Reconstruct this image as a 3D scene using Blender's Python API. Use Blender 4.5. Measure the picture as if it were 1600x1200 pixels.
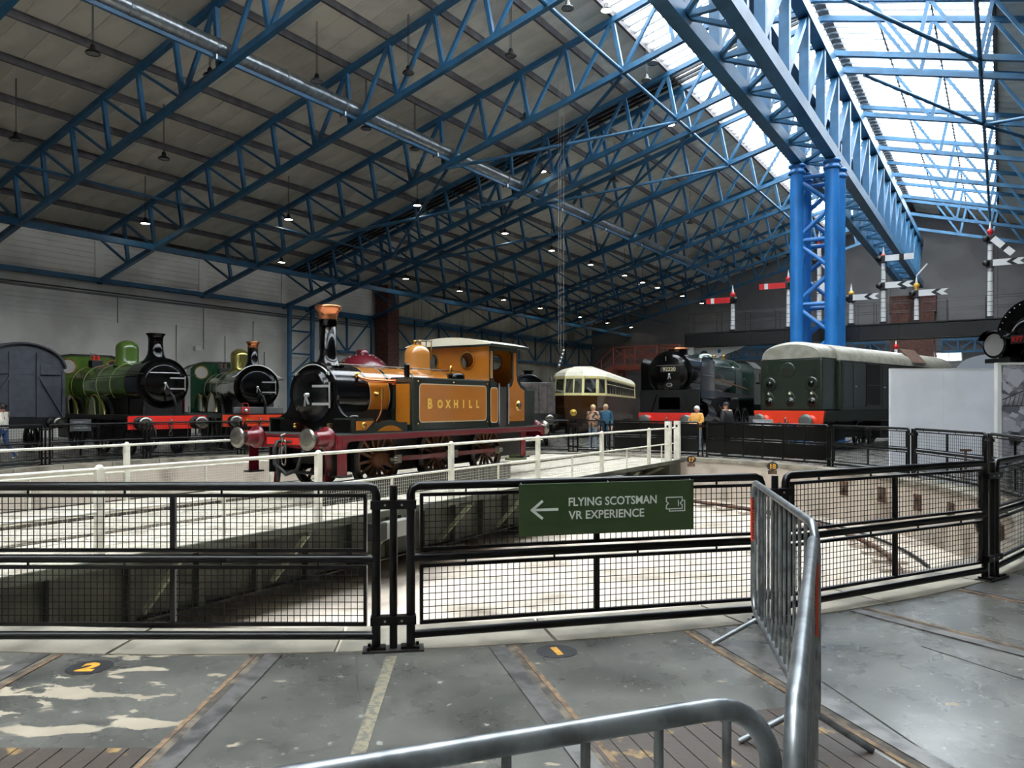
import bpy, math, random
from mathutils import Vector, Matrix
from mathutils.geometry import tessellate_polygon
random.seed(7)
for o in list(bpy.data.objects): bpy.data.objects.remove(o)
SC = bpy.context.scene
COL = SC.collection
PI = math.pi
# ---------------------------------------------------------------- camera
# world: Y runs along the hall, X across it, camera foot point at the origin
F = 1220.0; HOR = 632.5; H = 1.626; TH = math.radians(32.1)
CT, ST = math.cos(TH), math.sin(TH)
cam = bpy.data.cameras.new('camera'); camo = bpy.data.objects.new('camera', cam); COL.objects.link(camo)
cam.sensor_width = 36; cam.lens = F / 1600 * 36; cam.shift_y = (HOR - 600) / 1600
cam.clip_end = 400; cam.clip_start = .05
camo.location = (0, 0, H); camo.rotation_euler = (PI / 2, 0, TH)
SC.camera = camo
# ---------------------------------------------------------------- sky outside, exposure
w = bpy.data.worlds.new('sky'); SC.world = w; w.use_nodes = True
nt = w.node_tree; nt.nodes.clear()
bg = nt.nodes.new('ShaderNodeBackground'); wo = nt.nodes.new('ShaderNodeOutputWorld')
bg.inputs[0].default_value = (.96, .97, .98, 1); bg.inputs[1].default_value = 12.5
nt.links.new(bg.outputs[0], wo.inputs[0])
SC.view_settings.view_transform = 'Standard'; SC.view_settings.look = 'None'
SC.view_settings.exposure = 0.32; SC.view_settings.gamma = 1.0; SC.view_settings.use_curve_mapping = False

def W(x, d, z=0.0):
    """camera-frame ground coordinates (metres right, metres ahead) -> world"""
    return Vector((x * CT - d * ST, x * ST + d * CT, z))
def heading(a):
    """rotation about Z so local +X points a degrees right of the view axis"""
    return PI / 2 - (math.radians(a) - TH)
def ray(u, v):
    """direction of the pixel, scaled to one metre of depth"""
    t = (u - 800) / F
    return Vector((t * CT - ST, t * ST + CT, (HOR - v) / F))
def at_depth(u, v, d):
    r = ray(u, v); return Vector((r.x * d, r.y * d, H + r.z * d))

# ---------------------------------------------------------------- materials
MATS = {}
def mat(name, col, rough=.5, metal=0., var=0., scale=6., col2=None, bump=0., bscale=40., coat=0., lo=.42, hi=.62, spec=.5, detail=4.):
    if name in MATS: return MATS[name]
    m = bpy.data.materials.new(name); m.use_nodes = True; MATS[name] = m
    n, l = m.node_tree.nodes, m.node_tree.links
    b = n['Principled BSDF']
    def lin(c): return tuple((x / 12.92 if x <= .04045 else ((x + .055) / 1.055) ** 2.4) for x in c) + (1,)
    b.inputs['Base Color'].default_value = lin(col)
    b.inputs['Roughness'].default_value = rough; b.inputs['Metallic'].default_value = metal
    b.inputs['Coat Weight'].default_value = coat; b.inputs['Coat Roughness'].default_value = .06
    b.inputs['Specular IOR Level'].default_value = spec
    if col2 is not None or var or bump:
        tc = n.new('ShaderNodeTexCoord')
        if col2 is None: col2 = tuple(max(0, x * (1 - var)) for x in col)
        no = n.new('ShaderNodeTexNoise'); no.inputs['Scale'].default_value = scale; no.inputs['Detail'].default_value = detail
        l.new(tc.outputs['Object'], no.inputs['Vector'])
        cr = n.new('ShaderNodeValToRGB'); cr.color_ramp.elements[0].position = lo; cr.color_ramp.elements[1].position = hi
        cr.color_ramp.elements[0].color = lin(col); cr.color_ramp.elements[1].color = lin(col2)
        l.new(no.outputs['Fac'], cr.inputs[0]); l.new(cr.outputs[0], b.inputs['Base Color'])
        if bump:
            nb = n.new('ShaderNodeTexNoise'); nb.inputs['Scale'].default_value = bscale; nb.inputs['Detail'].default_value = 3
            l.new(tc.outputs['Object'], nb.inputs['Vector'])
            bp = n.new('ShaderNodeBump'); bp.inputs['Strength'].default_value = bump; bp.inputs['Distance'].default_value = .02
            l.new(nb.outputs['Fac'], bp.inputs['Height']); l.new(bp.outputs[0], b.inputs['Normal'])
    return m
def emit(name, col, s):
    if name in MATS: return MATS[name]
    m = bpy.data.materials.new(name); m.use_nodes = True; MATS[name] = m
    b = m.node_tree.nodes['Principled BSDF']
    b.inputs['Base Color'].default_value = (*col, 1); b.inputs['Emission Color'].default_value = (*col, 1)
    b.inputs['Emission Strength'].default_value = s
    return m
def pane_mat():
    m = bpy.data.materials.new('skylight_sheet'); m.use_nodes = True
    n, l = m.node_tree.nodes, m.node_tree.links; n.clear()
    o = n.new('ShaderNodeOutputMaterial'); a = n.new('ShaderNodeBsdfTransparent'); t = n.new('ShaderNodeBsdfTranslucent'); x = n.new('ShaderNodeMixShader')
    a.inputs[0].default_value = (.95, .98, 1, 1); t.inputs[0].default_value = (.9, .93, .95, 1); x.inputs[0].default_value = .35
    l.new(a.outputs[0], x.inputs[1]); l.new(t.outputs[0], x.inputs[2]); l.new(x.outputs[0], o.inputs[0])
    return m
def glass_mat(name, tint=(.8, .85, .85), k=.25):
    m = bpy.data.materials.new(name); m.use_nodes = True
    n, l = m.node_tree.nodes, m.node_tree.links; n.clear()
    o = n.new('ShaderNodeOutputMaterial'); a = n.new('ShaderNodeBsdfTransparent'); g = n.new('ShaderNodeBsdfGlossy'); x = n.new('ShaderNodeMixShader')
    a.inputs[0].default_value = (*tint, 1); g.inputs['Roughness'].default_value = .03; x.inputs[0].default_value = k
    l.new(a.outputs[0], x.inputs[1]); l.new(g.outputs[0], x.inputs[2]); l.new(x.outputs[0], o.inputs[0])
    return m

# ---------------------------------------------------------------- mesh builder
class MB:
    def __init__(s): s.v = []; s.f = []; s.sm = []
    def add(s, vs, fs, smooth=False):
        k = len(s.v); s.v += [tuple(p) for p in vs]; s.f += [tuple(i + k for i in f) for f in fs]; s.sm += [smooth] * len(fs); return s
    def box(s, x0, x1, y0, y1, z0, z1):
        return s.add([(x0, y0, z0), (x1, y0, z0), (x1, y1, z0), (x0, y1, z0), (x0, y0, z1), (x1, y0, z1), (x1, y1, z1), (x0, y1, z1)],
                     [(3, 2, 1, 0), (4, 5, 6, 7), (0, 1, 5, 4), (1, 2, 6, 5), (2, 3, 7, 6), (3, 0, 4, 7)])
    def beam(s, p0, p1, w, h, up=(0, 0, 1)):
        p0, p1 = Vector(p0), Vector(p1); d = (p1 - p0).normalized(); up = Vector(up)
        if abs(d.dot(up)) > .99: up = Vector((0, 1, 0))
        a = d.cross(up).normalized(); b = a.cross(d).normalized(); a = a * w / 2; b = b * h / 2
        vs = [p + i * a + j * b for p in (p0, p1) for i, j in ((-1, -1), (1, -1), (1, 1), (-1, 1))]
        return s.add(vs, [(3, 2, 1, 0), (4, 5, 6, 7), (0, 1, 5, 4), (1, 2, 6, 5), (2, 3, 7, 6), (3, 0, 4, 7)])
    def ring(s, c, d, r, n):
        d = Vector(d).normalized(); up = Vector((0, 0, 1)) if abs(d.z) < .95 else Vector((1, 0, 0))
        a = d.cross(up).normalized(); b = a.cross(d).normalized()
        return [Vector(c) + r * (math.cos(2 * PI * i / n) * a + math.sin(2 * PI * i / n) * b) for i in range(n)]
    def tube(s, p0, p1, r, n=10, r2=None, smooth=True):
        p0, p1 = Vector(p0), Vector(p1); d = p1 - p0; r2 = r if r2 is None else r2
        A, B = s.ring(p0, d, r, n), s.ring(p1, d, r2, n)
        s.add(A + B, [(i, (i + 1) % n, n + (i + 1) % n, n + i) for i in range(n)], smooth)
        s.add(A, [tuple(reversed(range(n)))]); s.add(B, [tuple(range(n))]); return s
    def path(s, pts, r, n=8, closed=False, caps=True):
        pts = [Vector(p) for p in pts]; N = len(pts); R = []
        t0 = (pts[1] - pts[0]).normalized(); up = Vector((0, 0, 1)) if abs(t0.z) < .9 else Vector((1, 0, 0))
        a = t0.cross(up).normalized()
        for i in range(N):
            if closed: t = (pts[(i + 1) % N] - pts[i - 1]).normalized()
            else: t = (pts[min(i + 1, N - 1)] - pts[max(i - 1, 0)]).normalized()
            a = (a - a.dot(t) * t)
            if a.length < 1e-6: a = t.orthogonal()
            a.normalize(); b = t.cross(a)
            rr = r[i] if isinstance(r, (list, tuple)) else r
            R += [pts[i] + rr * (math.cos(2 * PI * k / n) * a + math.sin(2 * PI * k / n) * b) for k in range(n)]
        fs = []
        for i in range(N if closed else N - 1):
            j = (i + 1) % N
            for k in range(n): fs.append((i * n + k, i * n + (k + 1) % n, j * n + (k + 1) % n, j * n + k))
        s.add(R, fs, True)
        if not closed and caps: s.add(R[:n], [tuple(reversed(range(n)))]); s.add(R[-n:], [tuple(range(n))])
        return s
    def lathe(s, prof, org=(0, 0, 0), axis=(0, 0, 1), n=24, smooth=True, a0=0., a1=2 * PI, caps=True):
        """profile of (radius, distance along the axis)"""
        ax = Vector(axis).normalized(); up = Vector((0, 0, 1)) if abs(ax.z) < .95 else Vector((1, 0, 0))
        a = ax.cross(up).normalized(); b = a.cross(ax).normalized(); o = Vector(org); full = abs(a1 - a0 - 2 * PI) < 1e-6
        m = n if full else n + 1; vs = []
        for r, h in prof:
            for i in range(m):
                t = a0 + (a1 - a0) * i / n; vs.append(o + ax * h + r * (math.cos(t) * a + math.sin(t) * b))
        fs = []
        for k in range(len(prof) - 1):
            for i in range(n):
                j = (i + 1) % m; fs.append((k * m + i, k * m + j, (k + 1) * m + j, (k + 1) * m + i))
        s.add(vs, fs, smooth)
        if full and caps:
            if prof[0][0] > 1e-4: s.add(vs[:m], [tuple(reversed(range(m)))])
            if prof[-1][0] > 1e-4: s.add(vs[-m:], [tuple(range(m))])
        return s
    def plate(s, outer, holes, org, ux, uy, th):
        """flat sheet with holes; outline in the ux/uy plane, thickness th along ux x uy"""
        ux, uy, o = Vector(ux), Vector(uy), Vector(org); nz = ux.cross(uy).normalized() * th
        loops = [[Vector((p[0], p[1], 0)) for p in L] for L in [outer] + list(holes)]
        flat = [p for L in loops for p in L]; N = len(flat)
        tris = tessellate_polygon(loops)
        V = [o + ux * p.x + uy * p.y for p in flat]
        def area(t): a, b, c = (flat[i] for i in t); return (b.x - a.x) * (c.y - a.y) - (b.y - a.y) * (c.x - a.x)
        tris = [t if area(t) > 0 else tuple(reversed(t)) for t in tris]
        fs = [tuple(reversed(t)) for t in tris] + [tuple(i + N for i in t) for t in tris]
        k = 0
        for L in loops:
            n = len(L); ar = sum(L[i].x * L[(i + 1) % n].y - L[(i + 1) % n].x * L[i].y for i in range(n))
            for i in range(n):
                a, b = k + i, k + (i + 1) % n
                first = (L is loops[0])
                q = (a, b, b + N, a + N)
                if (ar < 0) == first: q = tuple(reversed(q))
                fs.append(q)
            k += n
        return s.add(V + [p + nz for p in V], fs)
    def obj(s, name, m, parent=None, bevel=0.):
        me = bpy.data.meshes.new(name); me.from_pydata(s.v, [], s.f)
        me.polygons.foreach_set('use_smooth', s.sm); me.materials.append(m); me.update()
        o = bpy.data.objects.new(name, me); COL.objects.link(o)
        if parent is not None: o.parent = parent
        if bevel:
            b = o.modifiers.new('bevel', 'BEVEL'); b.width = bevel; b.segments = 2; b.limit_method = 'ANGLE'
        return o
def circ(cx, cy, r, n=24, a0=0., a1=2 * PI, ry=None):
    ry = r if ry is None else ry; full = abs(a1 - a0 - 2 * PI) < 1e-6; k = n if full else n + 1
    return [(cx + r * math.cos(a0 + (a1 - a0) * i / n), cy + ry * math.sin(a0 + (a1 - a0) * i / n)) for i in range(k)]
def rrect(x0, x1, y0, y1, r, n=4):
    P = []
    for cx, cy, a in ((x1 - r, y1 - r, 0), (x0 + r, y1 - r, 90), (x0 + r, y0 + r, 180), (x1 - r, y0 + r, 270)):
        P += [(cx + r * math.cos(math.radians(a + 90 * i / n)), cy + r * math.sin(math.radians(a + 90 * i / n))) for i in range(n + 1)]
    return P
def tag(o, label, cat, group=None, kind=None):
    o['label'] = label; o['category'] = cat
    if group: o['group'] = group
    if kind: o['kind'] = kind
    return o
def thing(name, label, cat, loc=(0, 0, 0), rz=0., group=None):
    o = bpy.data.objects.new(name, None); COL.objects.link(o); o.empty_display_size = .2
    o.location = loc; o.rotation_euler = (0, 0, rz)
    return tag(o, label, cat, group)
def copy_tree(o, parent=None):
    c = o.copy(); COL.objects.link(c)
    if parent is not None: c.parent = parent
    for ch in list(KIDS.get(o.name, [])) or [q for q in o.children]: copy_tree(ch, c)
    return c
KIDS = {}
def struct(o): o['kind'] = 'structure'; return o
def stuff(o): o['kind'] = 'stuff'; return o
def text(name, body, size, m, parent, org, ux, uy, offset=0., extrude=.003, wide=None, space=1.):
    """lettering as a mesh, baseline centred on org in the ux/uy plane"""
    cu = bpy.data.curves.new(name, 'FONT'); cu.body = body; cu.size = size; cu.align_x = 'CENTER'
    cu.offset = offset; cu.extrude = extrude; cu.resolution_u = 3; cu.space_character = space
    t = bpy.data.objects.new(name, cu); COL.objects.link(t)
    dg = bpy.context.evaluated_depsgraph_get(); me = bpy.data.meshes.new_from_object(t.evaluated_get(dg))
    bpy.data.objects.remove(t); bpy.data.curves.remove(cu)
    ux, uy, o = Vector(ux).normalized(), Vector(uy).normalized(), Vector(org); uz = ux.cross(uy)
    xs = [v.co.x for v in me.vertices]
    k = 1. if wide is None else wide / (max(xs) - min(xs)); c = 0 if wide is None else (max(xs) + min(xs)) / 2
    for v in me.vertices: v.co = o + ux * ((v.co.x - c) * k) + uy * v.co.y + uz * v.co.z
    me.materials.clear(); me.materials.append(m)
    ob = bpy.data.objects.new(name, me); COL.objects.link(ob); ob.parent = parent
    return ob
# ================================================================ the hall
WX, RX, HALF, SL = -40.0, -6.9, 33.1, .2655
Y0, Y1 = -16.0, 81.0
EX = 2 * RX - WX                     # right wall
NP = 15; PP = HALF / NP
def ztop(X): return 10.35 + SL * (HALF - abs(X - RX))
def zbot(X): return 8.03 + SL * (HALF - abs(X - RX))
TC = (-2.22, 16.37)                  # turntable centre, camera frame
TCW = W(*TC)
PITR, PITZ = 10.75, -1.22
def polar(r, phi, z=0.):
    """phi: degrees round the turntable from the point nearest the camera, towards its right"""
    p = math.radians(phi); return W(TC[0] + r * math.sin(p), TC[1] - r * math.cos(p), z)
BLUE = mat('blue_steel_paint', (.16, .355, .49), .42, var=.14, scale=1.5)
BLUE2 = mat('blue_column_paint', (.14, .44, .72), .35, var=.06, scale=1.)
PURL = mat('dark_purlin_steel', (.36, .34, .34), .6, var=.2, scale=2)
PANEL = mat('grey_roof_lining', (.87, .845, .79), .8, var=.09, scale=.7, bump=.05)
WALLM = mat('pale_grey_wall_paint', (.86, .84, .80), .75, var=.12, scale=.35, bump=.08, bscale=9)
BEIGE = mat('beige_cladding', (.60, .57, .50), .7, var=.12, scale=.6)
FARG = mat('mid_grey_cladding', (.43, .42, .42), .7, var=.1, scale=.5)
BRICK = mat('brown_brick_paint', (.35, .21, .17), .75, var=.3, scale=5, bump=.2, bscale=14)
CONC = mat('cream_concrete', (.58, .55, .49), .8, col2=(.38, .36, .32), scale=2.2, lo=.42, hi=.72, bump=.15, bscale=25)
PITM = mat('pit_concrete', (.75, .70, .64), .85, col2=(.48, .43, .37), scale=1.1, lo=.5, hi=.78, bump=.2, bscale=18)
STEEL = mat('worn_rail_steel', (.44, .43, .42), .4, .35, var=.35, scale=8)
GROOVE = mat('flangeway_grime', (.22, .20, .18), .8, col2=(.42, .38, .32), scale=9)
TIMBER = mat('edge_timber', (.50, .40, .29), .75, col2=(.30, .24, .19), scale=12, bump=.2)
RUST = mat('rusty_steel', (.30, .22, .18), .7, col2=(.42, .30, .22), scale=9)

def floor_mat():
    m = bpy.data.materials.new('worn_grey_floor_paint'); m.use_nodes = True
    n, l = m.node_tree.nodes, m.node_tree.links; b = n['Principled BSDF']
    tc = n.new('ShaderNodeTexCoord')
    def noise(s, d=6, dist=0.):
        q = n.new('ShaderNodeTexNoise'); q.inputs['Scale'].default_value = s; q.inputs['Detail'].default_value = d; q.inputs['Distortion'].default_value = dist
        l.new(tc.outputs['Object'], q.inputs['Vector']); return q
    def ramp(src, a, b_, ca, cb):
        r = n.new('ShaderNodeValToRGB'); e = r.color_ramp.elements; e[0].position, e[1].position = a, b_; e[0].color = (*ca, 1); e[1].color = (*cb, 1)
        l.new(src, r.inputs[0]); return r
    def mix(f, a, b_):
        x = n.new('ShaderNodeMix'); x.data_type = 'RGBA'; l.new(f, x.inputs[0]); l.new(a, x.inputs[6]); l.new(b_, x.inputs[7]); return x.outputs[2]
    base = ramp(noise(1.6, 9, .6).outputs['Fac'], .32, .72, (.054, .054, .048), (.150, .146, .128))
    cream = ramp(noise(3).outputs['Fac'], .3, .7, (.25, .21, .15), (.36, .31, .23))
    # flaked paint: worst round the spot in front of track two
    sep = n.new('ShaderNodeVectorMath'); sep.operation = 'DISTANCE'; l.new(tc.outputs['Object'], sep.inputs[0]); sep.inputs[1].default_value = W(-3.1, 4.0)
    near = n.new('ShaderNodeMapRange'); near.inputs[1].default_value = .7; near.inputs[2].default_value = 2.3; near.inputs[3].default_value = .115; near.inputs[4].default_value = -.05
    l.new(sep.outputs['Value'], near.inputs[0])
    st = n.new('ShaderNodeMapping'); st.inputs['Scale'].default_value = (.9, 1.7, 1)
    s0 = n.new('ShaderNodeMapping'); s0.inputs['Rotation'].default_value = (0, 0, -TH)
    l.new(tc.outputs['Object'], s0.inputs[0]); l.new(s0.outputs[0], st.inputs[0])
    big = n.new('ShaderNodeTexNoise'); big.inputs['Scale'].default_value = 2.6; big.inputs['Detail'].default_value = 7; big.inputs['Roughness'].default_value = .55
    l.new(st.outputs[0], big.inputs['Vector'])
    ad = n.new('ShaderNodeMath'); ad.operation = 'ADD'; l.new(big.outputs['Fac'], ad.inputs[0]); l.new(near.outputs[0], ad.inputs[1])
    fl = ramp(ad.outputs[0], .635, .645, (0, 0, 0), (1, 1, 1))
    spk = ramp(noise(16, 5).outputs['Fac'], .66, .70, (0, 0, 0), (1, 1, 1))
    c1 = mix(spk.outputs[0], base.outputs[0], ramp(noise(5).outputs['Fac'], .3, .7, (.34, .34, .31), (.3, .29, .25)).outputs[0])
    c2 = mix(fl.outputs[0], c1, cream.outputs[0])
    l.new(c2, b.inputs['Base Color'])
    rr = n.new('ShaderNodeMapRange'); rr.inputs[3].default_value = .14; rr.inputs[4].default_value = .42; l.new(noise(2.6, 8).outputs['Fac'], rr.inputs[0])
    rx = n.new('ShaderNodeMath'); rx.operation = 'MAXIMUM'; l.new(rr.outputs[0], rx.inputs[0])
    fm = n.new('ShaderNodeMath'); fm.operation = 'MULTIPLY'; fm.inputs[1].default_value = .8; l.new(fl.outputs[0], fm.inputs[0]); l.new(fm.outputs[0], rx.inputs[1])
    l.new(rx.outputs[0], b.inputs['Roughness'])
    bp = n.new('ShaderNodeBump'); bp.inputs['Strength'].default_value = .12; bp.inputs['Distance'].default_value = .01
    l.new(noise(22, 4).outputs['Fac'], bp.inputs['Height']); l.new(bp.outputs[0], b.inputs['Normal'])
    return m
FLOORM = floor_mat()
# ---- floor with the round pit, coping, pit wall and pit floor
cx, cy = TCW.x, TCW.y
floor = struct(MB().plate([(WX, Y0), (EX, Y0), (EX, Y1), (WX, Y1)], [list(reversed(circ(cx, cy, PITR + .53, 96)))], (0, 0, -.25), (1, 0, 0), (0, 1, 0), .25).obj('floor', FLOORM))
pitf = struct(MB().lathe([(0.001, 0), (PITR + .3, 0)], (cx, cy, PITZ), (0, 0, 1), 96, False, caps=False).obj('floor_pit', PITM))
pitw = struct(MB().lathe([(PITR, PITZ), (PITR, -.02), (PITR + .5, -.02), (PITR + .5, PITZ)], (cx, cy, 0), (0, 0, 1), 96, False, caps=False).obj('wall_pit', PITM))
N = 48
for i in range(N):
    a0, a1 = 2 * PI * i / N + .0012, 2 * PI * (i + 1) / N - .0012
    b = MB(); m_ = 3; vs = []
    for k in range(m_ + 1):
        t = a0 + (a1 - a0) * k / m_
        for r in (PITR - .03, PITR + .55):
            for z in (-.10, .008): vs.append((cx + r * math.cos(t), cy + r * math.sin(t), z))
    fs = []
    for k in range(m_):
        o = 4 * k
        fs += [(o + 1, o + 3, o + 7, o + 5), (o, o + 1, o + 5, o + 4), (o + 3, o + 2, o + 6, o + 7)]
    fs += [(0, 2, 3, 1), (4 * m_ + 1, 4 * m_ + 3, 4 * m_ + 2, 4 * m_)]
    b.add(vs, fs).obj('coping_stone', CONC, pitw)
# recesses in the pit wall, the ring rail and its chairs
for ph in (60, 67.5, 75, 82.5, 90, 97.5, 105):
    p = polar(PITR - .02, ph, -.42); q = polar(PITR - .05, ph, -.42); d = (q - p).normalized(); t = Vector((-d.y, d.x, 0))
    MB().beam(p - t * .13, p + t * .13, .06, .34).obj('wall_bracket', RUST, pitw)
    MB().beam(q - t * .05, q + t * .05, .08, .16).obj('bracket_socket', GROOVE, pitw)
ring = MB()
pts = [(cx + 9.3 * math.cos(2 * PI * i / 120), cy + 9.3 * math.sin(2 * PI * i / 120), PITZ + .12) for i in range(120)]
ring.path(pts, .05, 6, True).obj('ring_rail', RUST, pitf)
for i in range(0, 72):
    t = 2 * PI * (i + .5) / 72; c = Vector((cx + 9.3 * math.cos(t), cy + 9.3 * math.sin(t), PITZ)); d = Vector((math.cos(t), math.sin(t), 0))
    MB().beam(c - d * .28 + Vector((0, 0, .035)), c + d * .28 + Vector((0, 0, .035)), .2, .07).obj('rail_sleeper', PITM, pitf)
MB().path([(cx + 9.85 * math.cos(2 * PI * i / 120), cy + 9.85 * math.sin(2 * PI * i / 120), PITZ + .05) for i in range(120)], .03, 5, True).obj('pit_cable', mat('black_rubber', (.06, .06, .06), .6), pitf)
# tracks set flush in the floor, running out from the pit
TRACKS = [14.6 + 15 * k for k in range(24)]
def track(ph, r0, r1):
    p = math.radians(ph); dr = (W(math.sin(p), -math.cos(p)) - W(0, 0)).normalized(); tn = Vector((-dr.y, dr.x, 0))
    for sgn in (-1, 1):
        a, b = TCW + dr * r0 + tn * sgn * .755, TCW + dr * r1 + tn * sgn * .755
        MB().beam(a + Vector((0, 0, .002)), b + Vector((0, 0, .002)), .11, .016).obj('floor_rail', STEEL, floor)
        k = -sgn * .08
        MB().beam(a + tn * k + Vector((0, 0, .001)), b + tn * k + Vector((0, 0, .001)), .05, .006).obj('flangeway', GROOVE, floor)
        k = -sgn * .12
        MB().beam(a + tn * k, b + tn * k, .03, .014).obj('edge_timber', TIMBER, floor)
for ph, r1 in ((-30.4, 16), (-15.4, 16), (-.4, 15.5), (14.6, 15.5), (29.6, 18), (44.6, 18), (59.6, 18), (74.6, 24), (89.6, 24), (106.7, 26), (121.6, 32),
               (132.9, 31), (150, 37), (166.3, 42), (194, 24), (211.1, 29), (226.4, 23), (236.2, 26), (255, 24)):
    track(ph, 11.3, r1)
# planked patch of floor under the nearest barrier
PLANKM = mat('worn_dark_planks', (.25, .21, .18), .6, col2=(.62, .50, .30), scale=5.5, lo=.6, hi=.68, bump=.2, bscale=30)
pd = (W(1, 0) - W(0, 0)); pn = (W(0, 1) - W(0, 0))
p_ = math.radians(14.6); dr = (W(math.sin(p_), -math.cos(p_)) - W(0, 0)).normalized(); tn = Vector((-dr.y, dr.x, 0))
for i in range(12):
    for sd, (r0, r1) in ((0, (12.7, 14.2)),):
        a = TCW + dr * 12.72 + tn * (-.62 + i * .105); b = TCW + dr * 14.6 + tn * (-.62 + i * .105)
        MB().beam(a, b, .098, .012).obj('floor_plank', PLANKM, floor)
p2 = math.radians(-.4); dr2 = (W(math.sin(p2), -math.cos(p2)) - W(0, 0)).normalized(); tn2 = Vector((-dr2.y, dr2.x, 0))
for i in range(12):
    a = TCW + dr2 * 12.68 + tn2 * (-.60 + i * .105); b = TCW + dr2 * 14.6 + tn2 * (-.60 + i * .105)
    MB().beam(a, b, .098, .012).obj('floor_plank', PLANKM, floor)
# worn painted stripe and slab joints
def strip(pa, pb, w_, m, nm):
    a, b = [W((u - 800) / F * (F * H / (v - HOR)), F * H / (v - HOR), .0015) for u, v in (pa, pb)]
    MB().beam(a, b, w_, .004).obj(nm, m, floor)
STR = mat('worn_stripe_paint', (.50, .47, .38), .7, col2=(.36, .35, .31), scale=26, lo=.45, hi=.6); JNT = mat('slab_joint', (.22, .21, .19), .8)
strip((612, 1026), (556, 1190), .07, STR, 'painted_stripe')
for pa, pb in (((556, 1012), (560, 1098)), ((1108, 990), (1165, 1030)), ((1285, 1065), (1480, 1198)), ((1440, 1010), (1600, 1062)), ((1245, 1000), (1290, 1012))): strip(pa, pb, .008, JNT, 'slab_joint')
# track number roundels painted on the floor
DARKP = mat('black_floor_paint', (.13, .13, .14), .6, var=.2, scale=20); YEL = mat('yellow_numeral_paint', (.86, .62, .18), .6, var=.2, scale=20)
for num, (u, v) in (('1', (870, 1018)), ('2', (140, 1043))):
    d = F * H / (v - HOR); c = W((u - 800) / F * d, d, .0012)
    dv = Vector((c.x, c.y, 0)).normalized(); rt = Vector((dv.y, -dv.x, 0)); dv = -dr if num == '1' else -dr2; rt = Vector((dv.y, -dv.x, 0))
    t = tag(MB().lathe([(.001, .002), (.135, .002), (.135, 0)], c, (0, 0, 1), 28, False).obj('track_roundel', DARKP), 'black floor disc with a yellow figure %s between two rails' % ('one' if num == '1' else 'two'), 'floor marking')
    text('numeral', num, .2, YEL, t, c + Vector((0, 0, .003)) - dv * .07, rt, dv, offset=.012, extrude=.0008)

# ---- walls
wl = struct(MB().box(WX - .3, WX, Y0, Y1, 0, 10.9).obj('wall_left', WALLM))
for Y in [35.5 - 6.2 * k for k in range(8)]:
    MB().box(WX, WX + .12, Y - .25, Y + .25, 8.0, 10.4).obj('pilaster', WALLM, wl)
for k in range(8):
    MB().box(WX, WX + .05, Y0, 44, 8.12 + k * .28, 8.12 + k * .28 + .262).obj('cladding_board', WALLM, wl)
MB().box(WX, WX + .05, Y0, 44, 7.36, 7.46).obj('cladding_ledge', mat('ledge_grey', (.45, .44, .43), .7), wl)
for k in range(5):
    MB().box(WX, WX + .03, Y0, 44, 6.1 + k * .245, 6.1 + k * .245 + .232).obj('cladding_board', WALLM, wl)
for k in range(37):
    MB().box(WX, WX + .06, 45.0 + k * .97, 45.0 + k * .97 + .94, 0, 10.3).obj('cladding_panel', BEIGE, wl)
CONDUIT = mat('grey_conduit', (.5, .5, .49), .5)
for Y, z0, z1 in ((24.1, 6.0, 7.4), (27.6, 0.5, 6.2), (29.4, 4.9, 7.4), (30.9, 1.2, 5.8), (33.0, 4.9, 6.9), (33.9, 1, 5)):
    MB().tube((WX + .05, Y, z0), (WX + .05, Y, z1), .03, 6).obj('conduit', CONDUIT, wl)
b = MB().box(WX, WX + .2, 28.75, 29.15, 4.8, 5.05).obj('junction_box', mat('white_plastic', (.8, .8, .78), .5), wl)
b = MB().box(WX, WX + .25, 31.0, 31.45, 3.6, 4.15).obj('alarm_panel', mat('dark_panel', (.12, .1, .1), .5), wl)
MB().tube((WX + .1, Y0, 7.55), (WX + .1, 44, 7.55), .035, 6).obj('conduit', mat('dark_conduit', (.25, .25, .25), .5), wl)
wf = struct(MB().plate([(WX - .3, 0), (EX + .3, 0), (EX + .3, 10.9), (RX, ztop(RX) + .5), (WX - .3, 10.9)], [[(-5.0, 5.65), (-5.0, 6.3), (-3.1, 6.3), (-3.1, 5.65)]], (0, Y1, 0), (1, 0, 0), (0, 0, 1), -.3).obj('wall_far', FARG))
for k in range(18):
    if not 5.1 < k * .5 < 6.3:
        MB().box(WX + .3, EX - .3, Y1 - .06, Y1, .02 + k * .5, k * .5 + .48).obj('cladding_board', FARG, wf)
win = struct(MB().plate([(-5.1, 5.55), (-3.0, 5.55), (-3.0, 6.4), (-5.1, 6.4)], [[(-5.0, 5.65), (-5.0, 6.3), (-4.1, 6.3), (-4.1, 5.65)], [(-4.0, 5.65), (-4.0, 6.3), (-3.1, 6.3), (-3.1, 5.65)]], (0, Y1 - .02, 0), (1, 0, 0), (0, 0, 1), .08).obj('window_1', mat('white_frame', (.85, .85, .84), .5)))
SKYP = pane_mat()
MB().box(-5.0, -4.1, Y1 - .01, Y1, 5.65, 6.3).obj('pane', SKYP, win); MB().box(-4.0, -3.1, Y1 - .01, Y1, 5.65, 6.3).obj('pane', SKYP, win)
struct(MB().box(EX, EX + .3, Y0, Y1, 0, 10.9).obj('wall_right', WALLM))
struct(MB().plate([(WX - .3, 0), (EX + .3, 0), (EX + .3, 10.9), (RX, ztop(RX) + .5), (WX - .3, 10.9)], [], (0, Y0 - .3, 0), (1, 0, 0), (0, 0, 1), -.3).obj('wall_back', WALLM))
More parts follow.
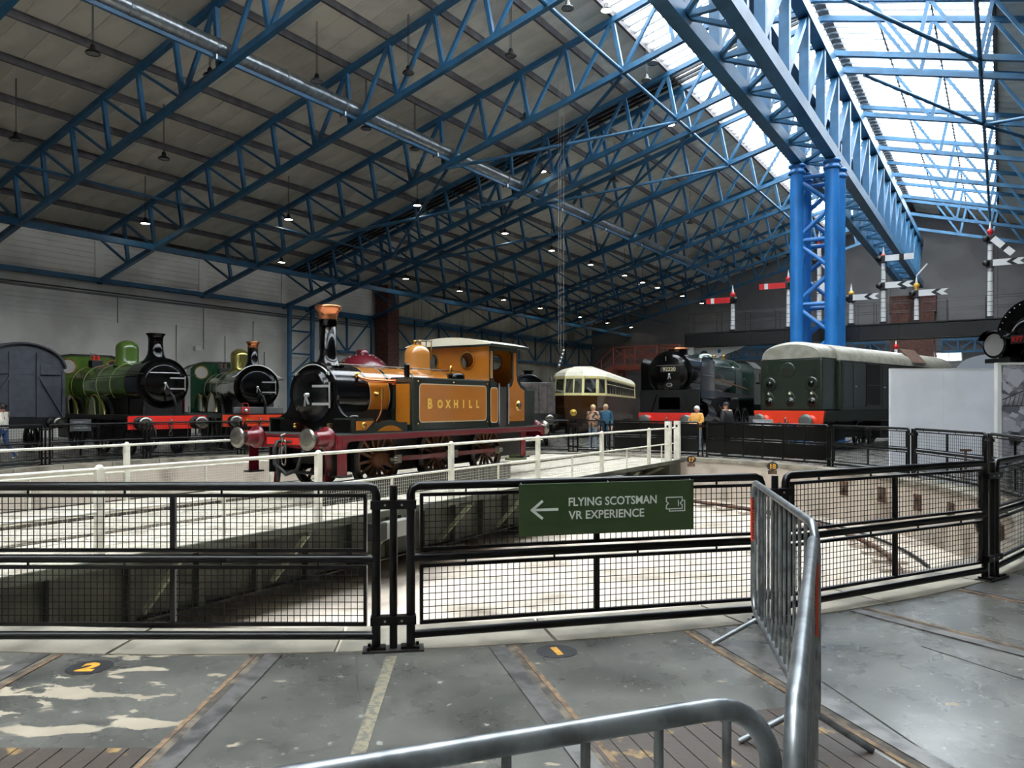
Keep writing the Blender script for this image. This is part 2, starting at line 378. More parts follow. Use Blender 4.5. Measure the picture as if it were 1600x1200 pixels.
# brick piers
t = thing('brick_pier', 'brown painted brick pier against the left wall beside the blue lattice column', 'pier', (WX + 1.05, 44.52, 0))
for k in range(42):
    MB().box(-.62, .62, -.62, .62, k * .25, k * .25 + .243).obj('brick_course', BRICK, t)
t = thing('brick_pier', 'dark brick pier with an arched niche carrying the far end of the box girder', 'pier', (-6.9, 79.6, 0))
MB().box(-1.75, 1.75, 0, 1.2, 0, 10.0).obj('pier_body', BRICK, t)
MB().box(-1.9, 1.9, -.12, 1.2, 10.0, 11.6).obj('pier_head', BRICK, t)
MB().plate([(-1.75, 0), (-1.75, 9.98), (1.75, 9.98), (1.75, 0)][::-1], [circ(0, 8.4, .95, 16, 0, PI) + [(-.95, 6.8), (.95, 6.8)]], (0, -.1, 0), (1, 0, 0), (0, 0, 1), -.12).obj('arched_facing', BRICK, t)

# ---- roof: lining panels, purlins, skylight
def slopebox(b, xa, xb, ya, yb, dz, th):
    """box lying on the roof slope between two X positions"""
    za, zb = ztop(xa) + dz, ztop(xb) + dz
    return b.add([(xa, ya, za), (xb, ya, zb), (xb, yb, zb), (xa, yb, za), (xa, ya, za + th), (xb, ya, zb + th), (xb, yb, zb + th), (xa, yb, za + th)],
                 [(3, 2, 1, 0), (4, 5, 6, 7), (0, 1, 5, 4), (1, 2, 6, 5), (2, 3, 7, 6), (3, 0, 4, 7)])
XS = WX + 12 * PP; XSR = 2 * RX - XS; YSK = 75.0
DARKG = mat('roof_outer_sheet', (.2, .2, .2), .8)
b = MB(); slopebox(b, WX - .3, XS, Y0 - .3, Y1 + .3, .46, .1); slopebox(b, XSR, EX + .3, Y0 - .3, Y1 + .3, .46, .1)
slopebox(b, XS, RX, YSK, Y1 + .3, .46, .1); slopebox(b, RX, XSR, YSK, Y1 + .3, .46, .1)
ceil = struct(b.obj('ceiling', DARKG))
first = {}
for side, (xa, xb) in enumerate(((WX, XS), (XSR, EX))):
    for k in range(97):
        if (side) not in first:
            first[side] = slopebox(MB(), xa, xb, 0, .985, .40, .05).obj('roof_panel', PANEL, ceil); o = first[side]
        else:
            o = first[side].copy(); COL.objects.link(o)
        o.location = (0, Y0 + k, 0)
for xa, xb in ((XS, RX), (RX, XSR)):
    o0 = None
    for k in range(6):
        slopebox(MB(), xa, xb, YSK + k, YSK + k + .985, .40, .05).obj('roof_panel', PANEL, ceil)
for i in range(NP):
    for X in {WX + PP * i, 2 * RX - WX - PP * i}:
        z = ztop(X); yb = Y1
        w = .11 if i <= 12 else .07
        MB().box(X - w / 2, X + w / 2, Y0, yb, z + (.12 if i <= 12 else .3), z + .40).obj('purlin', PURL, ceil)
MB().box(RX - .25, RX + .25, Y0, Y1, ztop(RX) + .35, ztop(RX) + .55).obj('ridge_cap', PURL, ceil)
sky = struct(MB().box(XS - .09, XS + .03, Y0, YSK, ztop(XS) + .15, ztop(XS) + .5).box(XSR - .03, XSR + .09, Y0, YSK, ztop(XS) + .15, ztop(XS) + .5).obj('window_2', PURL))
BARM = mat('grey_glazing_bar', (.42, .45, .48), .5)
pf, bf = {}, {}
n = int((YSK - Y0) / .65)
for side, (xa, xb) in enumerate(((XS, RX), (RX, XSR))):
    for k in range(n):
        if side not in pf:
            pf[side] = slopebox(MB(), xa, xb, 0, .64, .41, .004).obj('pane', SKYP, sky)
            bf[side] = slopebox(MB(), xa, xb, -.035, .035, .30, .10).obj('glazing_bar', BARM, sky); o, g = pf[side], bf[side]
        else:
            o, g = pf[side].copy(), bf[side].copy(); COL.objects.link(o); COL.objects.link(g)
        o.location = g.location = (0, Y0 + k * .65, 0)
# bay joint: dark pipes running up the slope between the paired trusses
for k, Y in enumerate((36.1, 36.5, 36.9)):
    t = tag(MB().beam((WX, Y, ztop(WX) + .065), (RX - .7, Y, ztop(RX - .7) + .065), .12, .12).obj('roof_pipe', mat('dark_pipe', (.1, .1, .11), .5)), 'dark pipe running up the roof slope between the paired trusses', 'pipe', 'pipes in the roof joint')

# ---- trusses
def truss(mirror, label):
    g = 'roof trusses on the %s slope' % ('glazed right hand' if mirror else 'long grey')
    t = thing('roof_truss', label, 'truss', group=g)
    mx = (lambda X: 2 * RX - X) if mirror else (lambda X: X)
    T = [Vector((mx(WX + PP * i), 0, ztop(WX + PP * i))) for i in range(NP + 1)]
    B = [Vector((mx(WX + PP * i + .45), 0, zbot(WX + PP * i + .45))) for i in range(NP + 1)]
    foot = Vector((mx(WX), 0, zbot(WX)))
    MB().beam(T[0], T[NP], .2, .22).obj('top_chord', BLUE, t)
    MB().beam(foot, Vector((mx(-7.5), 0, zbot(-7.5))), .22, .22).obj('bottom_chord', BLUE, t)
    # at the duct the two web members stand a little apart on the chord so that the duct passes between them
    Bp, Bd = list(B), list(B)
    if not mirror:
        for L_, q in ((Bp, -.25), (Bd, .25)): X_ = WX + PP * 8 + .45 + q; L_[8] = Vector((X_, 0, zbot(X_)))
    for i in range(1, 14):
        MB().beam(T[i], Bp[i], .15, .15, (0, 1, 0)).obj('post', BLUE, t)
    for i in range(0, 13):
        if i < 7: MB().beam(T[i], B[i + 1], .10, .10, (0, 1, 0)).obj('diagonal', BLUE, t)
        else: MB().beam(Bd[i], T[i + 1], .13, .13, (0, 1, 0)).obj('diagonal', BLUE, t)
    MB().beam(B[13], T[14], .13, .13, (0, 1, 0)).obj('diagonal', BLUE, t)
    return t
YT = [35.5 - 6.2 * k for k in range(7)] + [37.5 + 6.2 * k for k in range(7)]
def dup(root, loc):
    r = root.copy(); COL.objects.link(r); r.location = loc
    for ch in list(root.children):
        c = ch.copy(); COL.objects.link(c); c.parent = r
        for g in list(ch.children):
            d = g.copy(); COL.objects.link(d); d.parent = c
    return r
for mirror, lab in ((False, 'blue steel lattice truss rising from the pale left wall to the box girder'), (True, 'blue steel lattice truss sloping down right from the box girder below the skylight')):
    base = truss(mirror, lab); base.location = (0, YT[0], 0); bpy.context.view_layer.update()
    reps = {YT[0]: base}
    for Y in YT[1:]: reps[Y] = dup(base, (0, Y, 0))
    for Y in (35.5, 37.5):
        reps[Y]['label'] = 'blue lattice truss of the close pair astride the roof pipes, %s' % ('glazed side' if mirror else 'wall side'); reps[Y]['group'] = 'paired trusses over the blue column, ' + ('glazed side' if mirror else 'wall side')
def tie(X, r, square, label, ya=Y0, yb=Y1, dz=0., m=BLUE):
    z = zbot(X) + dz
    b = MB()
    if square: b.beam((X, ya + .1, z), (X, yb - .1, z), r * 2, r * 2)
    else: b.tube((X, ya, z), (X, yb, z), r, 8)
    return tag(b.obj('tie_tube', m), label, 'tie tube')
Bx = lambda i: WX + PP * i + .45
tie(WX + .26, .12, True, 'blue wall beam along the left wall under the truss feet')
tie(Bx(2), .13, True, 'blue tie beam joining the lower truss chords nearest the left wall')
tie(Bx(4), .055, False, 'thin blue tie rod joining truss chords between wall and duct')
tie(Bx(12), .08, False, 'bright blue tie tube joining truss chords below the skylight edge')
tie(2 * RX - Bx(12), .08, False, 'blue tie tube joining truss chords below the right edge of the skylight')
tie(2 * RX - Bx(4), .055, False, 'thin blue tie rod joining truss chords on the right hand slope')
# diagonal wind braces in the plane of the lower chords
def bracing(mir, label, items):
    f = (lambda X: 2 * RX - X) if mir else (lambda X: X)
    t = thing('wind_bracing', label, 'bracing')
    for i, Ya, j, Yb in items:
        a, c = Vector((f(Bx(i)), Ya, zbot(Bx(i)))), Vector((f(Bx(j)), Yb, zbot(Bx(j))))
        a.z -= .15; c.z -= .15                       # bolted under the chords, clear of the duct
        MB().tube(a, c, .08, 8).obj('brace_tube', BLUE, t)
bracing(0, 'blue diagonal brace tubes between the lower chords on the long grey slope', ((8, 29.3, 12, 35.5), (4, 29.3, 8, 35.5), (12, 29.3, 8, 35.5), (8, 37.5, 12, 43.7), (4, 37.5, 8, 43.7), (8, 29.3, 4, 35.5), (12, 37.5, 8, 43.7)))
bracing(1, 'blue diagonal brace tubes between lower chords right of the box girder', ((14, 29.3, 12, 35.5), (14, 37.5, 12, 43.7), (9, 37.5, 12, 43.7), (9, 49.9, 12, 43.7)))

# ---- spine box girder and its lattice column
g = thing('box_girder', 'deep blue lattice box girder running along the ridge under the skylight', 'girder', (RX, 0, 0))
GB, GT = 12.18, 16.45
for x in (-.7, .7):
    MB().beam((x, Y0 + .1, GB + .25), (x, 79.4, GB + .25), .45, .5).obj('bottom_chord', BLUE, g)
    MB().beam((x, Y0 + .1, GT - .25), (x, 79.4, GT - .25), .45, .5).obj('top_chord', BLUE, g)
base = {}
k = 0; Y = 36.5 - 3.1 * 16
while Y < 79.3:
    if not base:
        for x in (-.7, .7):
            base['v', x] = MB().beam((x, 0, GB + .5), (x, 0, GT - .5), .28, .34, (1, 0, 0)).obj('web_post', BLUE, g)
            base['d', x] = MB().beam((x, 0, GB + .5), (x, 3.1, GT - .5), .2, .22, (1, 0, 0)).obj('web_diagonal', BLUE, g)
            base['bs', x] = (MB().beam((-.7, 0, GB + .3), (.7, 0, GB + .3), .16, .16) if x < 0 else MB().beam((-.7, 0, GT - .3), (.7, 0, GT - .3), .16, .16)).obj('cross_strut', BLUE, g)
        base['bd', 0] = MB().beam((-.6, 0, GB + .28), (.6, 1.55, GB + .28), .13, .13).obj('lacing_bar', BLUE, g)
        base['bd', 1] = MB().beam((.6, 1.55, GB + .28), (-.6, 3.1, GB + .28), .13, .13).obj('lacing_bar', BLUE, g)
        for o in base.values(): o.location = (0, Y, 0)
    else:
        for o in base.values():
            c = o.copy(); COL.objects.link(c); c.location = (0, Y, 0)
    Y += 3.1
c = thing('lattice_column', 'bright blue column of four tubes with tubular lacing carrying the box girder', 'column', (RX, 36.5, 0))
cs = [(-.72, -.8), (.72, -.8), (.72, .8), (-.72, .8)]
for x, y in cs:
    MB().tube((x, y, 0), (x, y, 11.70), .29, 24).obj('leg_tube', BLUE2, c)
    MB().lathe([(.29, 0), (.36, .05), (.36, .14), (.29, .2), (.29, .3), (.36, .34), (.36, .42), (.3, .46)], (x, y, 11.70), (0, 0, 1), 24).obj('tube_collar', BLUE2, c)
    MB().box(x - .45, x + .45, y - .45, y + .45, 0, .05).obj('base_plate', BLUE2, c)
for k in range(4):
    (xa, ya), (xb, yb) = cs[k], cs[(k + 1) % 4]
    for j in range(4):
        z = .4 + j * 2.8
        MB().tube((xa, ya, z), (xb, yb, z), .1, 10).obj('lacing_tube', BLUE2, c)
        MB().tube((xa, ya, z + .1), (xb, yb, z + 1.35), .1, 10).obj('lacing_tube', BLUE2, c)
        MB().tube((xb, yb, z + 1.5), (xa, ya, z + 2.7), .1, 10).obj('lacing_tube', BLUE2, c)
    MB().tube((xa, ya, 11.55), (xb, yb, 11.55), .1, 10).obj('lacing_tube', BLUE2, c)
# wall columns under the paired trusses
c = thing('wall_column', 'slim blue twin tube column with lattice lacing against the left wall', 'column', (WX + .55, 36.5, 0))
for y in (-1, 1):
    MB().tube((0, y, 0), (0, y, 8.05), .16, 14).obj('leg_tube', BLUE, c)
for j in range(5):
    z = .5 + j * 1.5
    MB().tube((0, -1, z), (0, 1, z), .06, 8).obj('lacing_tube', BLUE, c)
    MB().tube((0, -1, z), (0, 1, z + 1.5), .06, 8).obj('lacing_tube', BLUE, c)
def lattice_frame(name, label, p0, p1, z0, z1, bay, m=BLUE, sz=.16, cat='frame'):
    p0, p1 = Vector(p0), Vector(p1); L = (p1 - p0).length; n = max(1, round(L / bay)); t = thing(name, label, cat, (p0.x, p0.y, 0), math.atan2(p1.y - p0.y, p1.x - p0.x))
    MB().beam((0, 0, z0), (L, 0, z0), sz, sz).obj('bottom_chord', m, t); MB().beam((0, 0, z1), (L, 0, z1), sz, sz).obj('top_chord', m, t)
    for i in range(n + 1):
        x = L * i / n; MB().beam((x, 0, z0), (x, 0, z1), sz * .8, sz * .8, (0, 1, 0)).obj('post', m, t)
        if i < n: MB().beam((x, 0, z0 if i % 2 else z1), (x + L / n, 0, z1 if i % 2 else z0), sz * .6, sz * .6, (0, 1, 0)).obj('diagonal', m, t)
    return t
lattice_frame('wall_frame', 'blue braced frame on the left wall between lattice column and brown pier', (WX + .4, 38.4, 0), (WX + .4, 43.5, 0), 5.4, 7.9, 2.5)
lattice_frame('wall_frame', 'long blue braced frame on the beige cladding beyond the brown pier', (WX + .5, 45.3, 0), (WX + .5, 80.0, 0), 5.9, 8.4, 3.1)
lattice_frame('wall_frame', 'shallow blue lattice girder along the far wall left of the brick pier', (-29, Y1 - .4, 0), (-9.2, Y1 - .4, 0), 6.4, 7.5, 1.3, sz=.2)
lattice_frame('wall_frame', 'shallow blue lattice girder along the far wall right of the brick pier', (-4.6, Y1 - .4, 0), (16, Y1 - .4, 0), 6.4, 7.5, 1.3, sz=.2)
# ---- ventilation duct on the truss chords
GALV = mat('galvanised_duct', (.62, .64, .65), .28, .9, var=.15, scale=5)
X = Bx(8) + .08; z = zbot(Bx(8)) + .52
dct = thing('ventilation_duct', 'long galvanised spiral duct lying along the lower truss chords', 'duct', (X, 0, z))
Y = Y0
while Y < 72:
    L = 2.95; ye = min(Y + L, 72)
    prof = []
    y = Y
    while y < ye - .001:
        prof += [(.28, y), (.287, y + .035), (.28, y + .07)]; y += .12
    prof.append((.28, ye))
    MB().lathe(prof, (0, 0, 0), (0, 1, 0), 16).obj('duct_length', GALV, dct)
    MB().lathe([(.275, ye - .06), (.305, ye - .06), (.305, ye + .06), (.275, ye + .06)], (0, 0, 0), (0, 1, 0), 16, False).obj('duct_collar', GALV, dct)
    if int(Y / 2.95) % 2 == 0 and min(abs(ye - q) for q in YT) > .3: [MB().tube((q, ye, -.46), (q, ye, -.3), .05, 8).obj('outlet_nozzle', GALV, dct) for q in (.12, -.12)]
    Y += L
MB().beam((0, Y0, -.335), (0, 72, -.335), .12, .12).obj('support_rail', BLUE, dct)
# ---- hanging high-bay lamps
LIT = emit('lamp_glow', (1, .93, .8), 30); UNL = mat('lamp_reflector', (.5, .5, .5), .3, .6); LBLK = mat('lamp_black', (.05, .05, .05), .4)
def lamp(u, v, lit, drop=2.2):
    r = ray(u, v)
    # the lamp hangs a fixed drop below the roof lining: meet the pixel ray with that sloping plane
    s = 1 if (True) else -1
    A = ztop(WX) - drop + .4
    d = (A + SL * (-WX) - H) / (r.z - SL * r.x)          # left slope
    X = r.x * d
    if X > RX:
        d = (A + SL * EX - H) / (r.z + SL * r.x); X = r.x * d
    p = Vector((X, r.y * d, H + r.z * d))
    if p.y > 79: p = Vector((p.x, 79, ztop(p.x) - drop + .4))
    t = thing('pendant_lamp', ('lit' if lit else 'unlit') + ' round high-bay lamp hanging on a rod from the roof', 'lamp', p, 0, ('lit' if lit else 'unlit') + ' lamps under the roof')
    MB().lathe([(.05, .25), (.08, .2), (.1, .08), (.2, .02), (.23, -.03), (.21, -.05)], (0, 0, 0), (0, 0, 1), 16, caps=False).obj('lamp_shade', LBLK, t)
    MB().lathe([(.001, -.035), (.16, -.035), (.2, -.03)], (0, 0, 0), (0, 0, 1), 16, False).obj('lamp_lens', LIT if lit else UNL, t)
    top = ztop(p.x) + .38 - p.z
    MB().tube((.03, 0, .2), (.03, 0, top), .012, 5).tube((-.03, 0, .2), (-.03, 0, top), .012, 5).obj('hanging_rod', LBLK, t)
for u, v in ((145, 82), (25, 217), (256, 247), (328, 117), (495, 126), (638, 113), (798, 86), (572, 200), (648, 232), (887, 12), (820, 185), (1010, 125), (960, 282), (1020, 98), (1078, 348)): lamp(u, v, False)
for u, v in ((227, 348), (451, 342), (440, 409), (652, 320), (847, 267), (948, 15), (862, 391), (789, 364), (634, 435), (718, 454), (787, 468), (923, 413), (976, 430), (1004, 441), (1027, 449), (1066, 462), (1125, 483), (844, 481), (906, 495), (949, 504), (986, 511)): lamp(u, v, True)
lamp(1048, 194, True, 2.5)
# ================================================================ fence round the pit
BLK = mat('black_gloss_paint', (.025, .025, .028), .3, var=.3, scale=12, spec=.35)
BLKW = mat('black_wire', (.035, .035, .035), .6, spec=.2)
FR = 11.28
_wire = {}
def wires(x0, x1, z0, z1, pitch, r=.0022):
    b = MB(); nx = max(2, round((x1 - x0) / pitch)); nz = max(2, round((z1 - z0) / pitch))
    for i in range(1, nx): x = x0 + (x1 - x0) * i / nx; b.beam((x, 0, z0), (x, 0, z1), 2 * r, 2 * r)
    for i in range(1, nz): z = z0 + (z1 - z0) * i / nz; b.beam((x0, .004, z), (x1, .004, z), 2 * r, 2 * r)
    return b
def fence_panel(p0, p1, label, kind='mesh', group=None, bars=1, pitch=.042):
    L = (p1 - p0).length; rz = math.atan2(p1.y - p0.y, p1.x - p0.x)
    t = thing('safety_fence', label, 'fence', p0, rz, group)
    e = .115 if kind == 'mesh' else .06; a, c = e, L - e; r = .03
    ca = .05
    def loop(z0, z1):
        return [(a, 0, z0), (a, 0, z1 - ca), (a + .015, 0, z1 - .015), (a + ca, 0, z1), (c - ca, 0, z1), (c - .015, 0, z1 - .015), (c, 0, z1 - ca), (c, 0, z0)]
    MB().path(loop(.03, 1.085), r, 10).obj('tubular_frame', BLK, t)
    MB().tube((a, 0, .095), (c, 0, .095), .028, 10).obj('bottom_rail', BLK, t)
    MB().tube((a, 0, .605), (c, 0, .605), .028, 10).obj('middle_rail', BLK, t)
    for z0, z1 in ((.65, 1.035), (.16, .56)):
        x0, x1 = (a + .06, c - .06) if kind == 'mesh' else (a + .02, c - .02)
        if kind == 'solid':
            m = MB().box(x0, x1, -.006, .006, z0, z1).obj('sheet', mat('black_sheet', (.03, .03, .032), .3, spec=.3), t)
            for k in range(bars): x = x0 + (x1 - x0) * (k + 1) / (bars + 1); MB().box(x - .018, x + .018, -.018, .018, z0 - .04, z1 + .04).obj('upright', BLK, t)
            continue
        q = MB().plate([(x0, z0), (x1, z0), (x1, z1), (x0, z1)], [[(x0 + .022, z0 + .022), (x0 + .022, z1 - .022), (x1 - .022, z1 - .022), (x1 - .022, z0 + .022)]], (0, .016, 0), (1, 0, 0), (0, 0, 1), .032).obj('infill_frame', BLK, t)
        for k in range(bars): x = x0 + (x1 - x0) * (k + 1) / (bars + 1); MB().box(x - .017, x + .017, -.016, .016, z0 + .022, z1 - .022).obj('divider', BLK, q)
        if kind == 'mesh': stuff(wires(x0 + .022, x1 - .022, z0 + .022, z1 - .022, pitch).obj('wire_mesh', BLKW, q))
        for k in range(4):
            x = x0 + (x1 - x0) * (k + .5) / 4; MB().box(x - .006, x + .006, -.006, .006, z1, z1 + .025).obj('lug', BLK, t)
    return t
BOLT = mat('zinc_bolt', (.75, .74, .7), .3, .8)
def fence_post(p, rz, label, group):
    t = thing('fence_post', label, 'fence post', p, rz, group)
    MB().tube((0, 0, .012), (0, 0, 1.09), .026, 12).obj('tube', BLK, t)
    MB().box(-.2, .2, -.07, .07, 0, .014).obj('base_plate', mat('scuffed_base_plate', (.16, .14, .13), .6, var=.3, scale=20), t)
    for x in (-.1, .1):
        MB().box(x - .05, x + .05, -.045, .045, .014, .03).obj('foot', BLK, t)
        for y in (-.05, .05): MB().tube((x * 1.6, y, .014), (x * 1.6, y, .035), .012, 6).obj('bolt', BLK, t)
    for z in (.965, .20):
        c = MB().box(-.15, .15, -.036, .036, z - .028, z + .028).obj('clamp', BLK, t)
        for x in (-.055, .055):
            for y in (-.037, .037): MB().tube((x, y, z), (x, y * 1.12, z), .008, 8).obj('clamp_bolt', BOLT, c)
    return t
POSTS = [-22.4, -7.6, 7.3, 21.9, 36.5, 51.3, 66.1, 81, 96, 111]

G1 = 'posts of the fence round the pit'
for i, ph in enumerate(POSTS):
    p = polar(FR, ph); p_n = polar(FR, ph + 2); rz = math.atan2(p_n.y - p.y, p_n.x - p.x)
    own = {2: 'black clamped post between the green sign panel and the figure two panel', 3: 'black clamped post hidden behind the bars of the upright crowd barrier', 4: 'black clamped post at the far end of the panel behind the barriers'}
    fence_post(p, rz, own.get(i, 'black clamped post joining two fence panels round the pit'), None if i in own else G1)
labs = {2: 'black wire mesh fence panel carrying the green direction sign', 3: 'black wire mesh fence panel behind the upright crowd barrier',
        1: 'black wire mesh fence panel beside the floor disc with figure two', 4: 'black wire mesh fence panel just past the upright barrier corner post'}
for i in range(len(POSTS) - 1):
    p0, p1 = polar(FR, POSTS[i]), polar(FR, POSTS[i + 1])
    fence_panel(p0, p1, labs.get(i, 'black wire mesh fence panel on the right curve of the pit'), 'mesh', None if i in labs else 'mesh fence panels round the pit', pitch=.042 if i < 5 else .07)
# far side of the ring
G2 = 'mesh fence panels round the pit'
far = [(111, 133.4, 'solid', 5, 'long black sheeted gate panel in front of the green diesel'), (134.4, 150.3, 'solid', 2, 'black sheeted fence panel in front of the black steam engine'),
       (151.3, 157, 'open', 1, 'narrow open black gate beside the visiting couple'), (158, 171, 'open', 1, 'open black fence panel in front of the cream railcar')]
for a, b_, kind, bars, lab in far: fence_panel(polar(FR, a), polar(FR, b_), lab, kind, None, bars)
for a in (133.9, 150.8, 157.5, 171):
    p = polar(FR, a); q = polar(FR, a + 2); fence_post(p, math.atan2(q.y - p.y, q.x - p.x), 'black clamped post joining two fence panels round the pit', G1)
for k in range(7):
    a = 171 + 15 * k
    fence_panel(polar(FR, a), polar(FR, a + 15), 'black wire mesh fence panel in front of the engines by the left wall', 'mesh', 'mesh fence panels before the left wall engines', pitch=.075)
    p = polar(FR, a + 15); q = polar(FR, a + 17); fence_post(p, math.atan2(q.y - p.y, q.x - p.x), 'black clamped post joining two fence panels round the pit', G1)
# direction sign cable-tied to the near panel
p0, p1 = polar(FR, POSTS[2]), polar(FR, POSTS[3]); L = (p1 - p0).length; rz = math.atan2(p1.y - p0.y, p1.x - p0.x)
SG = mat('sign_green', (.215, .295, .155), .45, var=.05, scale=3); SW = mat('sign_white', (.86, .87, .84), .5)
s = thing('direction_sign', 'dark green board with white arrow and lettering tied to the mesh fence', 'sign', p0, rz)
def sx(u):   # where the pixel column meets the panel plane
    r = ray(u, 800); dx, dy = math.cos(rz), math.sin(rz)
    k = (p0.x * r.y - p0.y * r.x) / (dy * r.x - dx * r.y); return k
x0, x1, z0, z1 = sx(807.5), sx(1078), .722, 1.082
yo = -.05
MB().box(x0, x1, yo - .008, yo, z0, z1).obj('board', SG, s, .002)
X_, Z_ = Vector((1, 0, 0)), Vector((0, 0, 1)); yf = yo - .0085
wd = x1 - x0
def line(pts, w_, name):
    b = MB()
    for (ax, az), (bx, bz) in zip(pts[:-1], pts[1:]): b.beam((x0 + ax * wd, yf, z0 + az * .36), (x0 + bx * wd, yf, z0 + bz * .36), .003, w_, (0, 0, 1))
    return b.obj(name, SW, s)
def stroke(pts, w_, name):
    b = MB()
    for (ax, az), (bx, bz) in zip(pts[:-1], pts[1:]):
        A, B = Vector((x0 + ax * wd, yf, z0 + az * .36)), Vector((x0 + bx * wd, yf, z0 + bz * .36)); d = (B - A).normalized(); A = A - d * w_ * .35; B = B + d * w_ * .35
        b.beam(A, B, w_, .003, (0, 1, 0))
    return b.obj(name, SW, s)
stroke([(.075, .50), (.21, .50)], .018, 'arrow_shaft'); stroke([(.125, .66), (.07, .50), (.125, .34)], .018, 'arrow_head')
text('lettering', 'FLYING SCOTSMAN', .082, SW, s, (x0 + .525 * wd, yf, z0 + .555 * .36), X_, Z_, offset=.0012, extrude=.001, wide=.505 * wd)
text('lettering', 'VR EXPERIENCE', .082, SW, s, (x0 + .488 * wd, yf, z0 + .30 * .36), X_, Z_, offset=.0012, extrude=.001, wide=.432 * wd)
tk = [(.835, .58), (.835, .66), (.93, .66), (.93, .58), (.917, .54), (.93, .50), (.93, .43), (.835, .43), (.835, .50), (.847, .54), (.835, .58)]
stroke(tk, .007, 'ticket_outline'); stroke([(.853, .43), (.853, .385), (.945, .385), (.945, .59), (.93, .60)], .007, 'ticket_outline'); stroke([(.907, .60), (.907, .49)], .006, 'ticket_perforation')
for x in (x0 + .02, x1 - .02, (x0 + x1) / 2):
    MB().beam((x, yo - .012, z1 - .012), (x, .0, z1 + .02), .006, .006, (1, 0, 0)).obj('cable_tie', BLK, s)
# track number plates on the far coping
for num, (u, v) in (('17', (1080, 722)), ('18', (1207, 733))):
    r = ray(u, v); dep = F * (H - .12) / (v - HOR); p = at_depth(u, v, dep); p.z = 0
    t = thing('track_plate', 'small oval black plate with gold number %s on a stub by the pit rim' % ('seventeen' if num == '17' else 'eighteen'), 'number plate', p, math.atan2(-p.y, -p.x) + PI / 2)
    MB().box(-.1, .1, -.03, .08, 0, .09).obj('stub', RUST, t)
    MB().plate(circ(0, .19, .125, 24, ry=.10), [], (0, -.03, 0), (1, 0, 0), (0, 0, 1), .02).obj('plate', DARKP, t)
    text('numeral', num, .15, YEL, t, (0, -.052, .138), X_, Z_, offset=.008, extrude=.002)

# ================================================================ crowd barriers
GAL = mat('galvanised_tube', (.60, .62, .63), .33, .75, var=.22, scale=14)
LABM = mat('orange_label', (.86, .27, .13), .5); LABT = mat('label_black', (.05, .04, .04), .6)
def barrier(pa, pb, label, nb=14, labels=(), feet=(.12, .88)):
    """crowd barrier standing from pa to pb (camera-frame metres)"""
    A, B = W(*pa), W(*pb); L = (B - A).length; rz = math.atan2(B.y - A.y, B.x - A.x)
    t = thing('crowd_barrier', label, 'crowd barrier', A, rz)
    zt, zb, R = 1.09, .20, .13; r = .0195
    pts = []
    for cx_, cz, a0 in ((L - R, zt - R, 0), (R, zt - R, 90), (R, zb + R, 180), (L - R, zb + R, 270)):
        for i in range(9):
            a = math.radians(a0 + 90 * i / 8); pts.append((cx_ + R * math.cos(a), 0, cz + R * math.sin(a)))
    MB().path(pts, r, 14, True).obj('frame_tube', GAL, t)
    for i in range(nb):
        x = R * .75 + (L - 1.5 * R) * i / (nb - 1)
        zc = 0 if R < x < L - R else R - math.sqrt(max(0, R * R - (R - min(x, L - x)) ** 2))
        MB().tube((x, 0, zb + zc), (x, 0, zt - zc), .0085, 10).obj('upright_bar', GAL, t)
    for fx in feet:
        x = L * fx
        for sg in (-1, 1): MB().tube((x, 0, zb), (x, sg * .3, .014), .016, 10).obj('foot', GAL, t)
    for x in labels:
        o = MB().lathe([(.0205, 0), (.0205, .31)], (x, 0, .68), (0, 0, 1), 14, caps=False).obj('label_strip', LABM, t)
        P = A + (B - A).normalized() * x; v = -Vector((P.x, P.y, 0)).normalized(); n_ = Vector((v.x * math.cos(rz) + v.y * math.sin(rz), -v.x * math.sin(rz) + v.y * math.cos(rz), 0))
        uy = n_.cross(Vector((0, 0, -1)))
        text('lettering', 'EXHIBITION SERVICES', .03, LABT, o, Vector((x, 0, .835)) + n_ * .0215 - uy * .011, (0, 0, -1), uy, extrude=.0004, offset=.0006, wide=.29)
    return t
barrier((1.69, 5.46), (1.345, 3.45), 'galvanised crowd barrier with orange label standing square to the mesh fence', labels=(0.0,))
barrier((1.235, 3.2), (.492, 1.36), 'galvanised crowd barrier seen end on with orange label at its joint', labels=(0.0,))
barrier((.472, 1.42), (-1.40, .705), 'galvanised crowd barrier with rounded corner standing over the floor planks', feet=(.3, .88))
